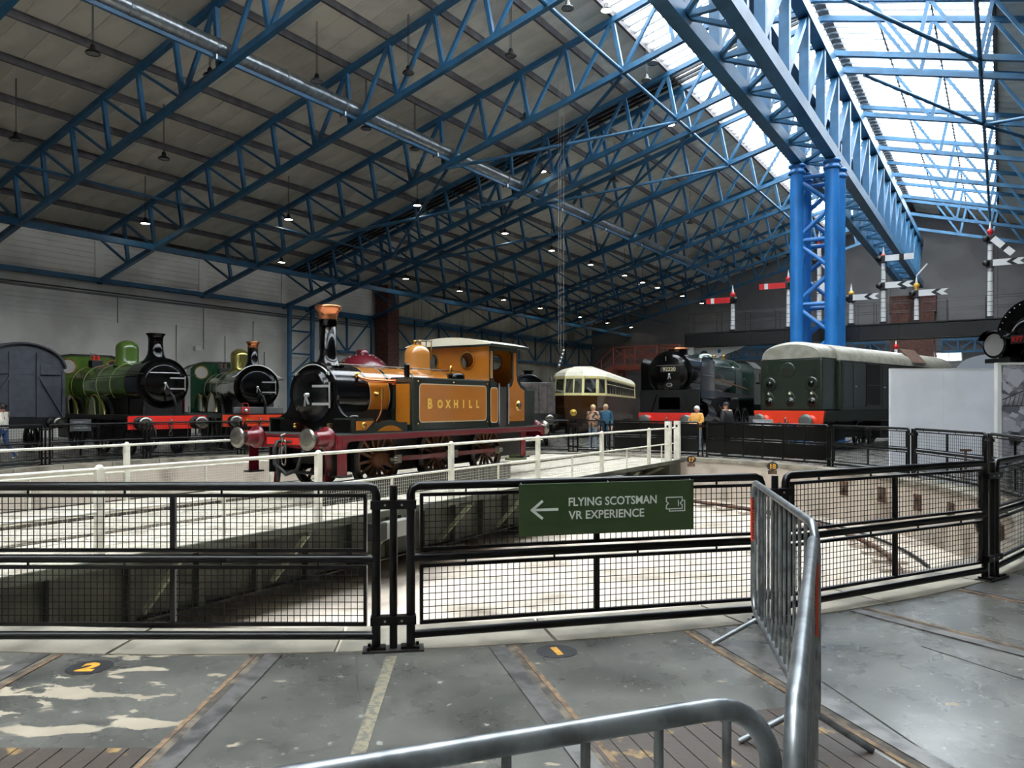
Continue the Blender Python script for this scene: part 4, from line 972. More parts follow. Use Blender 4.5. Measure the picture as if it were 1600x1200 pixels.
# ================================================================ engines and vehicles standing round the turntable
def place(r, a): return W(TC[0] + r * math.sin(math.radians(a)), TC[1] + r * math.cos(math.radians(a)))
LGR = mat('apple_green_paint', (.27, .37, .13), .2, coat=.5, var=.05, scale=2)
DGR = mat('deep_green_paint', (.07, .21, .13), .2, coat=.5)
BGR = mat('brunswick_green_paint', (.10, .19, .16), .16, coat=.6)
MRN = mat('crimson_lake_paint', (.36, .07, .12), .2, coat=.5)
def steam_engine(name, label, x, d, a, C):
    """inside-cylinder tender engine; C holds sizes and paints"""
    t = thing(name, label, 'locomotive', W(x, d), heading(a)); C.setdefault('wm', LBLM)
    zc, R, RB = C['zc'], C['R'], C['RB']; Ls, Lb, Lc = C['Ls'], C['Lb'], C['Lc']; body = C['body']
    buffers(t, 0, 1, 1.06, C.get('bm', LBLM), .21)
    o = MB().box(.46, .53, -1.22, 1.22, .87, C['zf']).obj('buffer_beam', C.get('beam', RED), t)
    for k in range(9): MB().lathe([(.02, 0), (.012, .012), (.0, .015)], (.46, -1.0 + .25 * k, C['zf'] - .07), (-1, 0, 0), 8).obj('rivet', C.get('beam', RED), o)
    MB().box(.46, Lc + 1.7, -1.22, 1.22, C['zf'], C['zf'] + .03).obj('footplate', LBLM, t)
    for sg in (-1, 1):
        MB().box(.5, Lc + 1.6, sg * 1.2 - .012, sg * 1.2 + .012, C['zf'] - .12, C['zf']).obj('valance', LBLM, t)
        MB().box(.5, Lc + 1.6, sg * .62 - .015, sg * .62 + .015, .4, C['zf']).obj('main_frame', LBLM, t)
        for k, (wx, wr) in enumerate(C['wheels']): spoked_wheel(t, wx, sg * .76, wr, C.get('wm', body), TYR, n=12)
        for wx, wr in C['splash']:
            s_ = MB().plate([(wx + (wr + .06) * math.cos(q), wr + (wr + .06) * math.sin(q)) for q in [math.radians(k) for k in range(20, 161, 10)] if wr + (wr + .06) * math.sin(q) > C['zf']], [], (0, sg * 1.0 + .02, 0), (1, 0, 0), (0, 0, 1), .04).obj('splasher', body, t)
            pts = [(wx + (wr + .06) * math.cos(q), sg * 1.0 + sg * .03, wr + (wr + .06) * math.sin(q)) for q in [math.radians(k) for k in range(20, 161, 10)] if wr + (wr + .06) * math.sin(q) > C['zf']]
            MB().path(pts, .025, 6).obj('splasher_rim', BRS, s_)
            MB().plate([(wx - .3, C['zf'] + .03), (wx + .3, C['zf'] + .03), (wx + .2, C['zf'] + .5), (wx, C['zf'] + .62), (wx - .2, C['zf'] + .5)], [], (0, sg * 1.1 + .02, 0), (1, 0, 0), (0, 0, 1), .04).obj('splasher_cover', mat('dull_brass_lattice', (.42, .42, .30), .4, .3), s_) if C.get('lat') else None
        MB().path([(Ls * .3, sg * (R + .05), zc + R * .35), (Lc, sg * (R + .05), zc + R * .35)], .018, 6).obj('boiler_handrail', BUFS, t)
        MB().tube((.6, sg * .7, C['zf']), (.6, sg * .7, C['zf'] + .3), .02, 6).obj('lamp_iron', BUFS, t)
    x0 = C['x0']
    MB().lathe([(R, x0), (R, x0 + Ls)], (0, 0, zc), (1, 0, 0), 44).obj('smokebox', LBL, t)
    MB().lathe([(R + .03, x0), (R + .03, x0 + .06)], (0, 0, zc), (1, 0, 0), 44).obj('smokebox_ring', LBL, t)
    MB().box(x0, x0 + Ls, -.6, .6, C['zf'], zc - R * .6).obj('smokebox_saddle', LBLM, t)
    smoke_door(t, x0, zc, R * .8, LBL, R * .1, -1, True, C.get('hb', .18))
    if C.get('curve'):
        pts = [(x0 - .04, (R + .02) * math.cos(q), zc + (R + .02) * math.sin(q)) for q in [math.radians(k) for k in range(50, 131, 8)]]
        pts = [(x0 - .04, R * 1.1, zc + R * .45), (x0 - .04, R * .92, zc + R * .52)] + pts + [(x0 - .04, -R * .92, zc + R * .52), (x0 - .04, -R * 1.1, zc + R * .45)]
        MB().path(pts, .02, 6).obj('curved_handrail', WHT, t)
    else: MB().path([(x0 - .1, R * .6, zc + R * .42), (x0 - .1, -R * .6, zc + R * .42)], .018, 6).obj('door_handrail', WHT, t)
    bo = MB().lathe([(RB, x0 + Ls), (RB, Lc)], (0, 0, zc), (1, 0, 0), 44).obj('boiler', body, t)
    nb = C.get('nb', 5)
    for k in range(nb):
        q = x0 + Ls + .05 + (Lc - x0 - Ls - .3) * k / (nb - 1)
        MB().lathe([(RB, q), (RB + .006, q), (RB + .006, q + .03), (RB, q + .03)], (0, 0, zc), (1, 0, 0), 44, False, caps=False).obj('boiler_band', LIN, bo)
    MB().box(x0 + Ls + .2, Lc, -.58, .58, C['zf'], zc - RB * .5).obj('firebox_base', LBLM, t)
    MB().box(Lc - 1.6, Lc, -.66, .66, C['zf'] - .5, zc).obj('firebox', body, t, .08)
    chimney(t, x0 + Ls * .52, zc + R, C['zch'], C.get('rch', .2), LBL, C.get('cap'), .3, 1.28)
    dome(t, C['xd'], zc + RB, C['zd'], C.get('rd', .36), C.get('domem', body))
    # cab
    wz = C['zcab'] - .42
    fr = [(-1.2, C['zf']), (1.2, C['zf']), (1.2, C['zcab'] - .25), (1.1, C['zcab'] - .12), (.7, C['zcab']), (-.7, C['zcab']), (-1.1, C['zcab'] - .12), (-1.2, C['zcab'] - .25)]
    f_ = MB().plate(fr, [list(reversed(circ(s * .78, wz, .26, 20))) for s in (-1, 1)], (Lc, 0, 0), (0, 1, 0), (0, 0, 1), .03).obj('cab_front', body, t)
    for s in (-1, 1):
        MB().lathe([(.25, -.03), (.30, -.03), (.30, .0), (.25, .0), (.25, -.03)], (Lc, s * .78, wz), (1, 0, 0), 24, False, caps=False).obj('window_rim', BRS, f_)
        MB().lathe([(.0, .015), (.26, .015)], (Lc, s * .78, wz), (1, 0, 0), 20, False, caps=False).obj('window_glass', CABG, f_)
        MB().plate([(Lc, C['zf']), (Lc + 1.5, C['zf']), (Lc + 1.5, C['zf'] + 1.0), (Lc + 1.1, C['zf'] + 1.15), (Lc + 1.0, C['zcab'] - .25), (Lc, C['zcab'] - .25)], [], (0, s * 1.2 + .012, 0), (1, 0, 0), (0, 0, 1), .024).obj('cab_side', body, t)
    rf = [(1.28, C['zcab'] - .25), (1.1, C['zcab'] - .11), (.7, C['zcab'] + .01), (-.7, C['zcab'] + .01), (-1.1, C['zcab'] - .11), (-1.28, C['zcab'] - .25)]
    MB().plate(rf + [(y, z + .035) for y, z in reversed(rf)], [], (Lc - .08, 0, 0), (0, 1, 0), (0, 0, 1), 1.7).obj('cab_roof', C.get('roof', LBLM), t)
    s_ = MB().box(Lc - .75, Lc - .35, -.2, .2, zc + RB - .05, zc + RB + .22).obj('safety_valve_casing', C.get('svm', LBLM), t, .03)
    for y in (-.08, .08): MB().lathe([(.06, 0), (.05, .12), (.07, .16), (.0, .18)], (Lc - .55, y, zc + RB + .22), (0, 0, 1), 12).obj('safety_valve', C.get('sv2', RUST), s_)
    MB().path([(Lc - .3, .1, zc + RB), (Lc - .3, .1, zc + RB + .5), (Lc - .3, -.15, zc + RB + .42)], .015, 6).obj('whistle_rod', MRN, t)
    MB().path([(.5, -.2, C['zf'] + .02), (.42, -.2, C['zf'] + .35), (.4, -.12, C['zf'] + .62), (.46, -.05, C['zf'] + .72), (.52, .02, C['zf'] + .62)], .045, 8).obj('vacuum_standpipe', LBLM, t)
    coupling(t, .46, 1.03)
    MB().path([(.46, .45, .95), (.36, .45, .85), (.34, .42, .55)], .03, 8).obj('steam_hose', HOSE, t)
    return t
g1 = steam_engine('tender_engine', 'apple green steam engine with black smokebox and red buffer beam by the left wall', -10.45, 24.2, -46.4,
    dict(zc=2.31, R=.78, RB=.74, Ls=1.15, Lb=4, Lc=7.4, x0=.85, zf=1.28, zch=3.92, rch=.23, xd=3.85, zd=3.84, rd=.37, zcab=3.46, body=LGR, wheels=((1.6, .5), (3.9, .95), (6.5, .95)), splash=((3.9, .95), (6.5, .95)), lat=True, svm=LBLM, sv2=RED, hb=.17))
g2 = steam_engine('tender_engine', 'dark green steam engine with brass dome and copper capped chimney', -8.63, 27.0, -31.1,
    dict(zc=2.25, R=.76, RB=.70, Ls=1.1, Lb=4, Lc=7.3, x0=.85, zf=1.28, zch=3.90, rch=.19, xd=3.6, zd=3.78, rd=.34, zcab=3.4, body=DGR, domem=mat('lacquered_brass_dome', (.62, .58, .33), .15, .8), cap=COP, beam=mat('orange_red_beam', (.84, .24, .12), .35), curve=True, wheels=((1.5, .5), (3.7, 1.0), (6.4, 1.0)), splash=((3.7, 1.0), (6.4, 1.0))))
text('numeral', 'No', .17, GOLD, g2, (.455, .32, 1.02), (0, -1, 0), (0, 0, 1), offset=.003, extrude=.003); text('numeral', '737', .19, GOLD, g2, (.455, -.48, 1.01), (0, -1, 0), (0, 0, 1), offset=.003, extrude=.003)
b = MB().box(.35, .45, .35, .62, 1.30, 1.55).obj('head_lamp', mat('lamp_red', (.65, .16, .14), .4), g2, .02); MB().lathe([(.07, 0), (.07, .05), (.0, .06)], (.35, .485, 1.43), (-1, 0, 0), 14).obj('lamp_glass', WHT, b); MB().path([(.4, .38, 1.55), (.4, .4, 1.68), (.4, .57, 1.68), (.4, .59, 1.55)], .012, 6).obj('lamp_handle', mat('lamp_red', (0, 0, 0)), b)
MB().box(.55, .75, -.85, .85, 1.31, 1.55).obj('front_sandbox', mat('steel_grey', (.35, .35, .35), .35), g2, .02)
def tender(label, x, d, a, L, zb, zt, m, m2, hw=1.2, cover=False):
    t = thing('tender', label, 'tender', W(x, d), heading(a))
    buffers(t, 0, 1, 1.06, LBLM, .2); MB().box(.46, .54, -1.2, 1.2, .88, 1.28).obj('buffer_beam', m2, t)
    MB().box(.5, L, -hw, hw, 1.2, 1.3).obj('footplate', LBLM, t)
    MB().box(.6, L - .2, -hw + .05, hw - .05, 1.3, zt).obj('tank_body', m, t, .06)
    for sg in (-1, 1):
        MB().plate([(.6, zt), (L - .2, zt), (L - .2, zt + .18), (L - .6, zt + .28), (.9, zt + .28), (.6, zt + .1)], [], (0, sg * (hw - .05) + .015, 0), (1, 0, 0), (0, 0, 1), .03).obj('coal_plate', m, t)
        for k in range(3):
            spoked_wheel(t, 1.3 + (L - 2.4) * k / 2, sg * .76, .58, m2, TYR, n=10); MB().box(1.15 + (L - 2.4) * k / 2, 1.45 + (L - 2.4) * k / 2, sg * 1.06 - .06, sg * 1.06 + .06, .45, .75).obj('axle_box', LBLM, t)
        MB().box(.6, L - .2, sg * .98 - .02, sg * .98 + .02, .5, 1.2).obj('tender_frame', m2, t)
    if cover:
        for k in range(7): MB().box(.56, .60, -1.1 + .32 * k, -1.1 + .32 * k + .3, 1.25, zt - .02 - .02 * (k % 2)).obj('sheet_fold', m, t, .01)
    return t
tender('dark crimson tender standing behind the dark green engine', -13.6, 35.24, -31.1, 5.0, 1.3, 2.4, MRN, MRN)
tg = tender('grey sheeted tender with a small white notice behind the tank engine cab', .55, 29.5, 1.7, 4.6, 1.3, 2.5, mat('grey_sheeting', (.36, .33, .32), .5, var=.25, scale=6), LBLM, hw=1.0, cover=True)
o = MB().box(.535, .545, -.1, .45, 1.45, 1.75).obj('notice', mat('paper_white', (.85, .85, .85), .7), tg); text('lettering', 'JG', .25, LBLM, o, (.532, .18, 1.51), (0, -1, 0), (0, 0, 1), offset=.01, extrude=.001)
# a black engine seen past the sheeted tender
be = thing('smokebox_engine', 'black round smokebox of an engine just showing beside the cream railcar', 'locomotive', W(.72, 35.3), heading(1.7))
MB().lathe([(.0, -.1), (.5, -.06), (.72, 0), (.78, 0), (.78, 6)], (0, 0, 2.25), (1, 0, 0), 36).obj('boiler', LBL, be); MB().box(.2, 6, -1.0, 1.0, .2, 1.4).obj('frame', LBLM, be); MB().box(-.3, -.2, -1.1, 1.1, .85, 1.2).obj('buffer_beam', LBLM, be)
buffers(be, -.75, 1, 1.05, LBLM); chimney(be, .6, 2.75, 3.2, .2, LBL)
# the flush rails those two stand on
for sg in (-1, 1):
    a, b_ = W(.497 + sg * .755, 27.75), W(.98 + sg * .755, 44.0)
    MB().beam(a + Vector((0, 0, .002)), b_ + Vector((0, 0, .002)), .11, .016).obj('floor_rail', STEEL, floor)
# grey covered van
VG = mat('van_grey_paint', (.26, .27, .30), .5, var=.15, scale=4)
v = thing('goods_van', 'slate grey planked goods van with curved roof by the left wall', 'wagon', W(-16.0, 25.6), heading(-56.2))
buffers(v, -.55, 1, 1.03, LBLM, .19)
MB().box(-.08, 6, -1.2, 1.2, .85, 1.2).obj('underframe', LBLM, v)
roof = [(1.34 * math.cos(q), 2.82 + .86 * math.sin(q)) for q in [math.radians(k) for k in range(5, 176, 10)]]
MB().plate([(1.28, 1.2)] + [(1.28 * math.cos(q), 2.79 + .84 * math.sin(q)) for q in [math.radians(k) for k in range(0, 181, 10)]] + [(-1.28, 1.2)], [], (.03, 0, 0), (0, 1, 0), (0, 0, 1), 5.8).obj('van_body', VG, v)
for k in range(9):
    z0 = 1.22 + .2 * k
    if z0 < 3.2:
        hw = 1.27 if z0 < 2.6 else 1.27 * math.sqrt(max(.02, 1 - ((z0 + .2 - 2.72) / .8) ** 2))
        MB().box(.0, .03, -hw, hw, z0, z0 + .19).obj('end_plank', VG, v)
for k in range(28):
    for sg in (-1, 1): MB().box(.05 + .2 * k, .05 + .2 * k + .19, min(sg * 1.28, sg * 1.3), max(sg * 1.28, sg * 1.3), 1.22, 2.8).obj('side_plank', VG, v)
for y in (-.42, .42, -1.24, 1.24): MB().box(-.05, .0, y - .05, y + .05, 1.2, 3.35 if abs(y) < 1 else 2.75).obj('end_post', VG, v)
for sg in (-1, 1):
    MB().beam((-.03, sg * .45, 2.55), (-.03, sg * 1.2, 1.25), .05, .1, (1, 0, 0)).obj('end_brace', VG, v)
    MB().box(-.06, .0, min(sg * .48, sg * 1.15), max(sg * .48, sg * 1.15), 2.62, 2.95).obj('end_ventilator', VG, v, .02)
    for k in (1.2, 4.8): spoked_wheel(v, k, sg * .76, .47, LBLM, TYR, n=8)
MB().plate(roof + [(y * .97, z - .05) for y, z in reversed(roof)], [], (-.08, 0, 0), (0, 1, 0), (0, 0, 1), 6.0).obj('van_roof', mat('van_roof_grey', (.22, .22, .24), .6), v)
# maroon tank wagon seen over the engine boiler
tw = thing('tank_wagon', 'maroon tank wagon with domed end and filler cap beyond the tank engine', 'wagon', W(-5.98, 31.5), heading(-14))
MB().lathe([(.001, -.55), (.5, -.48), (.9, -.3), (1.12, -.08), (1.22, .2), (1.22, 6.0), (1.0, 6.3), (.0, 6.5)], (.9, 0, 2.58), (1, 0, 0), 44).obj('tank_barrel', mat('maroon_tank_paint', (.42, .12, .16), .25, coat=.4), tw)
MB().lathe([(.26, 0), (.26, .16), (.2, .2), (.0, .2)], (1.1, 0, 3.72), (0, 0, 1), 20).obj('filler_cap', MATS['maroon_tank_paint'], tw)
for k in range(10):
    q = math.radians(20 + 14 * k); MB().lathe([(.03, 0), (.02, .02), (.0, .025)], (.75, 1.13 * math.cos(q), 2.58 + 1.13 * math.sin(q)), (-1, 0, 0), 8).obj('rivet', WHT, tw)
MB().box(.3, 7.2, -1.1, 1.1, .95, 1.35).obj('underframe', LBLM, tw); buffers(tw, 0, 1, 1.05, LBLM)
for sg in (-1, 1):
    for x in (1.6, 5.8): spoked_wheel(tw, x, sg * .76, .5, LBLM, TYR, n=8)
    MB().box(1.0, 6.6, sg * .8 - .1, sg * .8 + .1, 1.35, 1.75).obj('tank_cradle', LBLM, tw)
# streamlined railcar
CREAM = mat('cream_coach_paint', (.86, .81, .56), .3, coat=.3); CHOC = mat('chocolate_coach_paint', (.30, .19, .10), .15, coat=.6, var=.08, scale=2); ROOFW = mat('off_white_roof', (.88, .86, .78), .6, var=.06, scale=3)
rc = thing('diesel_railcar', 'streamlined cream and chocolate brown railcar with white roof', 'railcar', W(2.95, 37.6), heading(13.7))
def loop_sec(hw, z0, z1, nose=0.):  # plan outline of a body band: raked nose then sides
    return None
DGL = glass_mat('dark_coach_glass', (.35, .38, .38), .35)
zW0, zW1, zR = 2.08, 2.98, 3.52
plan = lambda hw, off, L: [(off + 1.7, -hw), (off + .75, -hw * .78), (off, -hw * .33), (off, hw * .33), (off + .75, hw * .78), (off + 1.7, hw), (L, hw), (L, -hw)]
def loft(b, lv):
    n_ = len(lv[0][1]); vs = [(x, y, z) for z, P in lv for x, y in P]; fs = []
    for k in range(len(lv) - 1):
        for i in range(n_): j = (i + 1) % n_; fs.append((k * n_ + i, k * n_ + j, (k + 1) * n_ + j, (k + 1) * n_ + i))
    b.add(vs, [tuple(reversed(f)) for f in fs]); b.add(vs[:n_], [tuple(range(n_))]); b.add(vs[-n_:], [tuple(reversed(range(n_)))]); return b
L_ = 19.4
loft(MB(), [(.55, plan(1.15, .55, L_)), (.95, plan(1.3, .28, L_)), (1.5, plan(1.36, .05, L_)), (zW0, plan(1.38, .0, L_))]).obj('lower_body', CHOC, rc)
loft(MB(), [(zW0, plan(1.385, -.01, L_)), (zW0 + .08, plan(1.385, .02, L_))]).obj('waist_rail', CREAM, rc)
loft(MB(), [(zW0 + .08, plan(1.37, .02, L_)), (zW1 - .05, plan(1.33, .28, L_))]).obj('window_band', CREAM, rc)
loft(MB(), [(zW1 - .06, plan(1.36, .24, L_)), (zW1 + .06, plan(1.36, .26, L_))]).obj('cant_rail', CREAM, rc)
loft(MB(), [(zW1 + .05, plan(1.36, .28, L_)), (zW1 + .25, plan(1.28, .45, L_)), (zW1 + .42, plan(1.05, .8, L_)), (zR, plan(.62, 1.5, L_)), (zR + .04, plan(.2, 2.0, L_))]).obj('roof', ROOFW, rc)
# windscreen and side glazing sit just proud of the cream band
def quad(b, pts, off):
    p = [Vector(q) for q in pts]; n_ = (p[1] - p[0]).cross(p[2] - p[0]).normalized() * off
    q = [v + n_ for v in p]; b.add(p + q, [(0, 1, 2, 3), (7, 6, 5, 4), (0, 4, 5, 1), (1, 5, 6, 2), (2, 6, 7, 3), (3, 7, 4, 0)]); return b
pl0, pl1 = plan(1.37, .02, L_), plan(1.33, .28, L_)
def band_pt(i, s, h):
    a0, a1 = Vector((*pl0[i], zW0 + .08)), Vector((*pl0[i + 1], zW0 + .08)); b0, b1 = Vector((*pl1[i], zW1 - .05)), Vector((*pl1[i + 1], zW1 - .05))
    return (a0.lerp(a1, s)).lerp(b0.lerp(b1, s), h)
for i, spans in ((0, ((.15, .85),)), (1, ((.12, .9),)), (2, ((.06, .46), (.54, .94))), (3, ((.1, .88),)), (4, ((.15, .85),))):
    for s0, s1 in spans:
        P_ = [band_pt(i, s0, .06), band_pt(i, s1, .06), band_pt(i, s1, .93), band_pt(i, s0, .93)]
        quad(MB(), P_[::-1], .012).obj('windscreen', DGL, rc)
for sg in (-1, 1):
    for k in range(12):
        x = 2.3 + 1.35 * k
        for q, w_ in ((x, .55), (x + .62, .48)):
            f_ = MB().box(q, q + w_, min(sg * 1.35, sg * 1.375), max(sg * 1.35, sg * 1.375), zW0 + .12, zW1 - .12).obj('side_window', mat('dark_window', (.10, .10, .09), .08, coat=.5), rc)
            MB().box(q - .01, q + w_ + .01, min(sg * 1.35, sg * 1.385), max(sg * 1.35, sg * 1.385), zW1 - .32, zW1 - .29).obj('vent_rail', CREAM, f_)
    MB().box(2.2, L_ - 1, min(sg * 1.2, sg * 1.3), max(sg * 1.2, sg * 1.3), .3, .6).obj('skirt', CHOC, rc)
    for x in (2.8, 5.0, 15, 17.2): spoked_wheel(rc, x, sg * .76, .46, LBLM, TYR, n=8)
MB().lathe([(.17, 0), (.17, .02), (.0, .03)], (.02, 0, 1.25), (-1, 0, .1), 20).obj('roundel', GOLD, rc)
text('monogram', 'GWR', .12, CHOC, rc, (-.015, 0, 1.21), (0, -1, 0), (0, 0, 1), extrude=.003, offset=.003)
MB().box(3.0, 12, -.5, .5, zR - .02, zR + .1).obj('roof_ventilator', ROOFW, rc, .04)
MB().box(.4, 1.6, .4, .9, .85, 1.15).obj('coupling_pocket', LBLM, rc)
# big black and green ten-coupled engine
nf = thing('express_engine', 'large black fronted green steam engine numbered 92220 with smoke deflectors', 'locomotive', W(5.96, 30.55), heading(30)); nf.scale = (.965, .965, .965)
buffers(nf, 0, 1, 1.06, RED, .23, hm=mat('dull_steel', (.40, .41, .39), .45, .5))
o = MB().box(.46, .54, -1.27, 1.27, .86, 1.36).obj('buffer_beam', RED, nf)
for k in range(10):
    for z in (.95, 1.27): MB().lathe([(.022, 0), (.014, .014), (.0, .018)], (.46, -1.15 + .255 * k, z), (-1, 0, 0), 8).obj('rivet', RED, o)
zc, R = 2.96, .92
MB().plate([(-1.27, 1.36), (1.27, 1.36), (1.27, 2.3), (-1.27, 2.3)], [[(-.45, 1.5), (-.45, 2.0), (.45, 2.0), (.45, 1.5)]], (.62, 0, 0), (0, 1, 0), (0, 0, 1), .05).obj('front_platform', mat('platform_black', (.035, .035, .04), .35), nf)
for y in (-.62, .62): MB().beam((.60, y * 1.25, 1.38), (.60, y * .85, 2.15), .05, .2, (1, 0, 0)).obj('stiffening_gusset', MATS['platform_black'], nf)
MB().lathe([(R, .75), (R, 2.7)], (0, 0, zc), (1, 0, 0), 48).obj('smokebox', LBL, nf); MB().lathe([(R + .04, .72), (R + .04, .82)], (0, 0, zc), (1, 0, 0), 48).obj('smokebox_ring', LBL, nf)
d_ = smoke_door(nf, .73, zc - .02, .80, LBL, .04, 1, False)
MB().path([(.62, .55, zc + .35), (.6, .0, zc + .35), (.62, -.55, zc + .35)], .015, 6).obj('door_rail', BUFS, d_)
MB().box(.60, .63, -.38, .38, zc + .08, zc + .3).obj('number_backing', LBLM, d_)
text('numeral', '92220', .22, mat('cream_numeral', (.75, .70, .55), .5), nf, (.595, 0, zc + .12), (0, -1, 0), (0, 0, 1), offset=.004, extrude=.004)
MB().plate(circ(0, zc - .45, .13, 20, ry=.08), [], (.61, 0, 0), (0, 1, 0), (0, 0, 1), .03).obj('shed_plate', WHT, d_); MB().plate(circ(0, zc - .45, .10, 20, ry=.055), [], (.60, 0, 0), (0, 1, 0), (0, 0, 1), .03).obj('shed_plate_face', LBLM, d_)
MB().box(.64, .66, -.02, .16, zc + .5, zc + .53).obj('lamp_bracket', WHT, d_); MB().box(.64, .66, .14, .17, zc + .5, zc + .72).obj('lamp_bracket', WHT, d_)
MB().lathe([(.8, 0), (.86, 1.2), (1.0, 4.0), (1.02, 7.2)], (2.7, 0, zc + .02), (1, 0, 0), 48).obj('boiler', BGR, nf)
for k in range(7): MB().lathe([(.80 + .035 * k + .012, 0), (.80 + .035 * k + .012, .05)], (2.72 + 1.05 * k, 0, zc + .02), (1, 0, 0), 48, False, caps=False).obj('boiler_band', LIN, nf)
MB().box(7.2, 9.9, -1.02, 1.02, 1.9, zc + .6).obj('firebox', BGR, nf, .25)
ch = MB().lathe([(.55, zc + .72), (.42, zc + .84), (.4, zc + 1.0), (.4, zc + 1.05)], (1.75, 0, 0), (0, 0, 1), 28).obj('double_chimney', LBL, nf); MB().lathe([(.4, zc + 1.0), (.46, zc + 1.06), (.46, zc + 1.12), (.3, zc + 1.12)], (1.75, 0, 0), (0, 0, 1), 28).obj('copper_cap', COP, ch)
MB().lathe([(.55, zc + .85), (.5, zc + .98), (.35, zc + 1.08), (.0, zc + 1.1)], (5.2, 0, 0), (0, 0, 1), 28).obj('steam_dome', BGR, nf)
for y in (-.25, .25): MB().lathe([(.09, 0), (.08, .15), (.1, .18), (.0, .22)], (8.2, y, zc + .98), (0, 0, 1), 12).obj('safety_valve', BRS, nf)
for sg in (-1, 1):
    DEF = mat('deflector_blue_reflection', (.035, .045, .075), .12, coat=.7)  # black with a blue reflection put into its colour, one deflector only
    P_ = [(.75, 1.95), (2.75, 1.95), (2.75, 3.55), (1.2, 3.65), (.95, 3.6), (.8, 3.4)]
    MB().plate(P_, [], (0, sg * 1.28 + .02, 0), (1, 0, 0), (0, 0, 1), .04).obj('smoke_deflector', LBL if sg > 0 else DEF, nf)
    MB().path([(.95, sg * 1.31, 2.9), (2.6, sg * 1.31, 2.9)], .02, 6).obj('deflector_rail', BUFS, nf)
    MB().plate([(.62, 2.02), (9.9, 2.02), (9.9, 2.16), (.62, 2.3)], [], (0, sg * 1.3 + .02, 0), (1, 0, 0), (0, 0, 1), .04).obj('running_plate', mat('running_plate_grey', (.10, .105, .11), .25, coat=.3), nf)
    MB().box(.62, 9.9, min(sg * .85, sg * 1.3), max(sg * .85, sg * 1.3), 2.12, 2.16).obj('footplating', LBLM, nf)
    MB().tube((1.3, sg * 1.02, 1.45), (2.35, sg * 1.02, 1.30), .42, 24).obj('cylinder', LBL, nf)
    MB().tube((1.2, sg * 1.0, 2.0), (2.5, sg * 1.0, 1.86), .24, 18).obj('valve_chest', LBL, nf)
    MB().beam((2.35, sg * 1.02, 1.45), (3.9, sg * 1.02, 1.3), .08, .1).obj('slide_bar', BUFS, nf)
    for k in range(5): spoked_wheel(nf, 3.6 + 1.63 * k, sg * .78, .76, LBLM, TYR, n=14)
    for k in range(4): MB().box(3.6 + 1.63 * k, 5.23 + 1.63 * k, sg * .97 - .03, sg * .97 + .03, .44, .56).obj('coupling_rod', BUFS, nf)
    MB().beam((2.6, sg * 1.05, 1.3), (6.8, sg * 1.05, .6), .07, .14).obj('connecting_rod', BUFS, nf)
    MB().beam((3.9, sg * 1.1, 1.7), (5.4, sg * 1.1, 1.2), .06, .08).obj('valve_rod', BUFS, nf)
    spoked_wheel(nf, 1.9, sg * .78, .46, LBLM, TYR, n=10)
    MB().box(.9, 9.6, sg * .62 - .02, sg * .62 + .02, .5, 2.0).obj('main_frame', LBLM, nf)
    for k in range(3): MB().box(.62 + .0 * k, .95, min(sg * 1.05, sg * 1.3), max(sg * 1.05, sg * 1.3), 1.45 + .25 * k, 1.48 + .25 * k).obj('front_step', LBLM, nf)
    cs = MB().plate([(9.9, 1.7), (11.9, 1.7), (11.9, 2.6), (11.5, 2.7), (11.5, 3.5), (9.9, 3.5)], [[(10.3, 2.75), (10.3, 3.3), (11.2, 3.3), (11.2, 2.75)]], (0, sg * 1.3 + .02, 0), (1, 0, 0), (0, 0, 1), .04).obj('cab_side', BGR, nf)
    MB().path([(2.7, sg * 1.02, zc + .45), (9.8, sg * 1.16, zc + .45)], .025, 6).obj('boiler_handrail', BUFS, nf)
    MB().path([(2.8, sg * .95, zc - .1), (5.0, sg * 1.05, zc - .2), (9.5, sg * 1.12, zc - .5)], .04, 8).obj('injector_pipe', COP, nf)
MB().plate([(-1.3, 1.7), (1.3, 1.7), (1.3, 3.5), (.9, 3.85), (0, 3.98), (-.9, 3.85), (-1.3, 3.5)], [], (9.9, 0, 0), (0, 1, 0), (0, 0, 1), .05).obj('cab_front', BGR, nf)
P_ = [(1.34, 3.48), (.92, 3.86), (0, 4.0), (-.92, 3.86), (-1.34, 3.48)]
MB().plate(P_ + [(y, z + .05) for y, z in reversed(P_)], [], (9.8, 0, 0), (0, 1, 0), (0, 0, 1), 2.1).obj('cab_roof', LBLM, nf)
MB().box(12.2, 18.5, -1.28, 1.28, 1.1, 2.9).obj('tender_body', BGR, nf, .08)
coupling(nf, .46, 1.03); MB().path([(.46, .5, .95), (.36, .5, .85), (.34, .45, .5)], .035, 8).obj('steam_hose', HOSE, nf)
# green diesel with grey roof
DG = mat('diesel_dark_green', (.13, .17, .13), .28, coat=.3, var=.12, scale=3); DRF = mat('diesel_grey_roof', (.58, .57, .52), .45, var=.12, scale=3); ORR = mat('orange_red_apron', (.88, .24, .12), .4)
dl = thing('diesel_locomotive', 'dark green diesel locomotive with pale grey roof and orange red apron', 'locomotive', W(9.35, 27.1), heading(47))
buffers(dl, 0, 1, 1.06, ORR, .25, hm=mat('dull_steel', (0, 0, 0)))
MB().plate([(-1.32, 1.42), (-1.22, .92), (1.22, .92), (1.32, 1.42)], [], (.46, 0, 0), (0, 1, 0), (0, 0, 1), .12).obj('apron', ORR, dl)
def arcroof(hw, z0, z1, n_=12): return [(hw * math.cos(q), z0 + (z1 - z0) * math.sin(q) ** .8 if math.sin(q) > 0 else z0) for q in [PI * i / n_ for i in range(n_ + 1)]]
